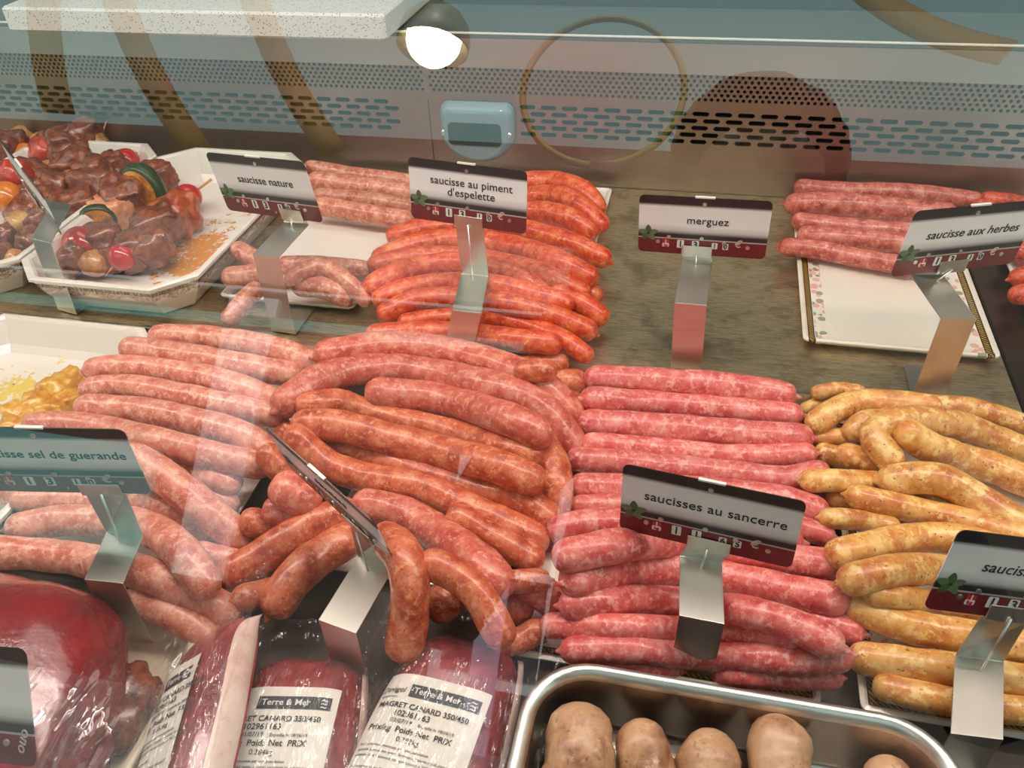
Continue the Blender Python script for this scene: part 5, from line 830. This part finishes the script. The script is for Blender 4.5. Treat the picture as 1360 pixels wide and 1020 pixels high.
for i, (a, b, hw, lab) in enumerate((((-2.01, -1.73, 1.95), (-1.81, -2.16, 1.51), 0.085, 'tan cloth band hanging second from the left, mirrored above the skewers'), ((-1.64, -1.92, 2.09), (-1.38, -2.35, 1.63), 0.08, 'tan cloth band hanging third from the left, mirrored above the nature tag'), ((0.4, -2.24, 2.33), (0.94, -2.28, 2.08), 0.07, 'tan cloth band hanging at right, mirrored in the top corner'), ((-2.16, -1.64, 1.88), (-2.18, -1.88, 1.50), 0.06, 'narrow tan cloth band hanging furthest left, mirrored at the picture edge'))):
    a, b = Vector(a), Vector(b); w = (b-a).cross(Vector((0, 0, 1))).normalized()*hw
    V = [a+(b-a)*(k/8)+w*s+Vector((0, 0, -0.05*math.sin(math.pi*k/8))) for k in range(9) for s in (-1, 1)]; Fc = [(2*k, 2*k+2, 2*k+3, 2*k+1) for k in range(8)]
    st = pydata('cloth_band', V, Fc, TAN); tag(st, lab, 'cloth band', 'tan cloth bands')
    md = st.modifiers.new('thickness', 'SOLIDIFY'); md.thickness = 0.002
hp = []
for k in range(40):
    a = 2*math.pi*k/40; hp.append(Vector((HOOP[0]+0.27*math.cos(a), HOOP[1], HOOP[2]+0.27*math.sin(a))))
V, Fc = tube(hp, [0.012]*40, 10, cap=False); Fc += [(39*10+k, 39*10+(k+1) % 10, (k+1) % 10, k) for k in range(10)]
tag(pydata('decorative_hoop', V, Fc, plain('yellow_hoop_paint', lin(160, 156, 84), 0.5)), 'yellow hanging hoop on the customer side, mirrored right of the thermometer', 'hoop')
# photographer
ph = [(0.055, -0.42, 0)]
def person():
    J = [(0.02, -0.47, 0.02), (0.02, -0.47, 0.16), (0.03, -0.46, 0.34), (0.04, -0.45, 0.50), (0.045, -0.44, 0.60), (0.05, -0.43, 0.68), (0.055, -0.415, 0.76), (0.056, -0.41, 0.835)]
    R = [(0.15, 0.11), (0.14, 0.10), (0.16, 0.11), (0.14, 0.09), (0.058, 0.055), (0.055, 0.055), (0.080, 0.095), (0.062, 0.075)]
    E = [(i, i+1) for i in range(7)]
    def chain(st, pts):
        p = st
        for q, r in pts: J.append(q); R.append(r); E.append((p, len(J)-1)); p = len(J)-1
        return p
    for s in (-1, 1):
        chain(0, [((0.02+s*0.09, -0.47, -0.06), (0.085, 0.09)), ((0.02+s*0.10, -0.46, -0.42), (0.058, 0.06)), ((0.02+s*0.105, -0.475, -0.80), (0.042, 0.045)), ((0.02+s*0.11, -0.47, -0.865), (0.042, 0.035)), ((0.02+s*0.125, -0.36, -0.872), (0.038, 0.028))])
        h = chain(3, [((0.04+s*0.185, -0.45, 0.48), (0.062, 0.062)), ((0.04+s*0.25, -0.36, 0.24), (0.045, 0.045)), ((s*0.13+0.01, -0.16, 0.40), (0.030, 0.028)), ((s*0.105, -0.115, 0.45), (0.020, 0.030))])
        for k in range(4):
            z = 0.435+0.019*k; ln = (0.85, 0.95, 1.0, 0.9)[k]
            chain(h, [((s*0.088, -0.085, z+0.01), (0.0088, 0.0088)), ((s*0.076*1.0, -0.055-0.012*ln, z+0.014), (0.0082, 0.0082)), ((s*(0.078-0.018*ln), -0.044, z+0.016), (0.0072, 0.0072))])
        chain(h, [((s*0.098, -0.10, 0.425), (0.0105, 0.0105)), ((s*0.074, -0.088, 0.440), (0.0092, 0.0092)), ((s*0.058, -0.078, 0.452), (0.008, 0.008))])
    me = bpy.data.meshes.new('person'); me.from_pydata(J, E, []); me.update()
    t = NT('person_dark_clothes_and_skin'); z = t.sep(t.obj())[2]; y = t.sep(t.obj())[1]
    head = t.math('GREATER_THAN', z, 0.615); hand = t.math('GREATER_THAN', y, -0.165); foot = t.math('GREATER_THAN', z, -0.5)
    m = t.end(Base_Color=t.mix(t.math('MULTIPLY', t.math('MAXIMUM', head, hand), foot), lin(34, 28, 30), lin(190, 140, 118)), Roughness=0.7)
    me.materials.append(m); o = bpy.data.objects.new('person', me); COL.objects.link(o)
    sk = o.modifiers.new('skin', 'SKIN'); sk.use_smooth_shade = True
    for v, r in zip(me.skin_vertices[0].data, R): v.radius = r
    me.skin_vertices[0].data[0].use_root = True
    sb = o.modifiers.new('smooth', 'SUBSURF'); sb.levels = 1; sb.render_levels = 1
    o.scale = (1, 1, 0.955); o.location.z = -0.0405
    tag(o, 'person in dark clothes standing before the case and photographing it', 'person')
    HAIR = plain('dark_hair', lin(36, 26, 22), 0.6)
    bm = bmesh.new(); bmesh.ops.create_icosphere(bm, subdivisions=4, radius=1.0)
    for v in list(bm.verts):
        p = v.co.copy(); q = Vector((0.056+p.x*0.094, -0.428+p.y*0.104, 0.800+p.z*0.098)); q += (q-Vector((0.056, -0.428, 0.8))).normalized()*0.008*noise.noise(p*5); v.co = q
    bmesh.ops.delete(bm, geom=[v for v in bm.verts if v.co.z < 0.70 or (v.co.y > -0.385 and v.co.z < 0.83)], context='VERTS')
    from_bm('hair', bm, HAIR, o, True)
    SKIN = plain('skin_tone', lin(190, 140, 118), 0.6)
    V, Fc = tube([Vector((0.056, -0.325, 0.785)), Vector((0.056, -0.312, 0.765)), Vector((0.056, -0.303, 0.748)), Vector((0.056, -0.318, 0.742))], [0.007, 0.010, 0.013, 0.009], 12); pydata('nose', V, Fc, SKIN, o)
    for s in (-1, 1):
        bm = bmesh.new(); bmesh.ops.create_uvsphere(bm, u_segments=14, v_segments=10, radius=0.009, matrix=Matrix.Translation((0.056+s*0.031, -0.340, 0.785))); from_bm('eye', bm, plain('eye_white', lin(230, 226, 220), 0.3), o, True)
        bm = bmesh.new(); bmesh.ops.create_uvsphere(bm, u_segments=12, v_segments=8, radius=1, matrix=Matrix.Translation((0.056+s*0.082, -0.425, 0.765)) @ Matrix.Diagonal((0.009, 0.018, 0.030, 1))); from_bm('ear', bm, SKIN, o, True)
    V, Fc = tube([Vector((0.032, -0.328, 0.722)), Vector((0.056, -0.318, 0.720)), Vector((0.080, -0.328, 0.722))], [0.004, 0.0075, 0.004], 10); pydata('mouth', V, Fc, plain('lips', lin(160, 84, 80), 0.5), o)
person()
pb = bx(bmesh.new(), -0.075, 0.075, -0.055, -0.047, 0.425, 0.535, 0.003); tag(from_bm('smartphone', pb, BLACKP), 'black smartphone held up in both hands by the photographer', 'phone')
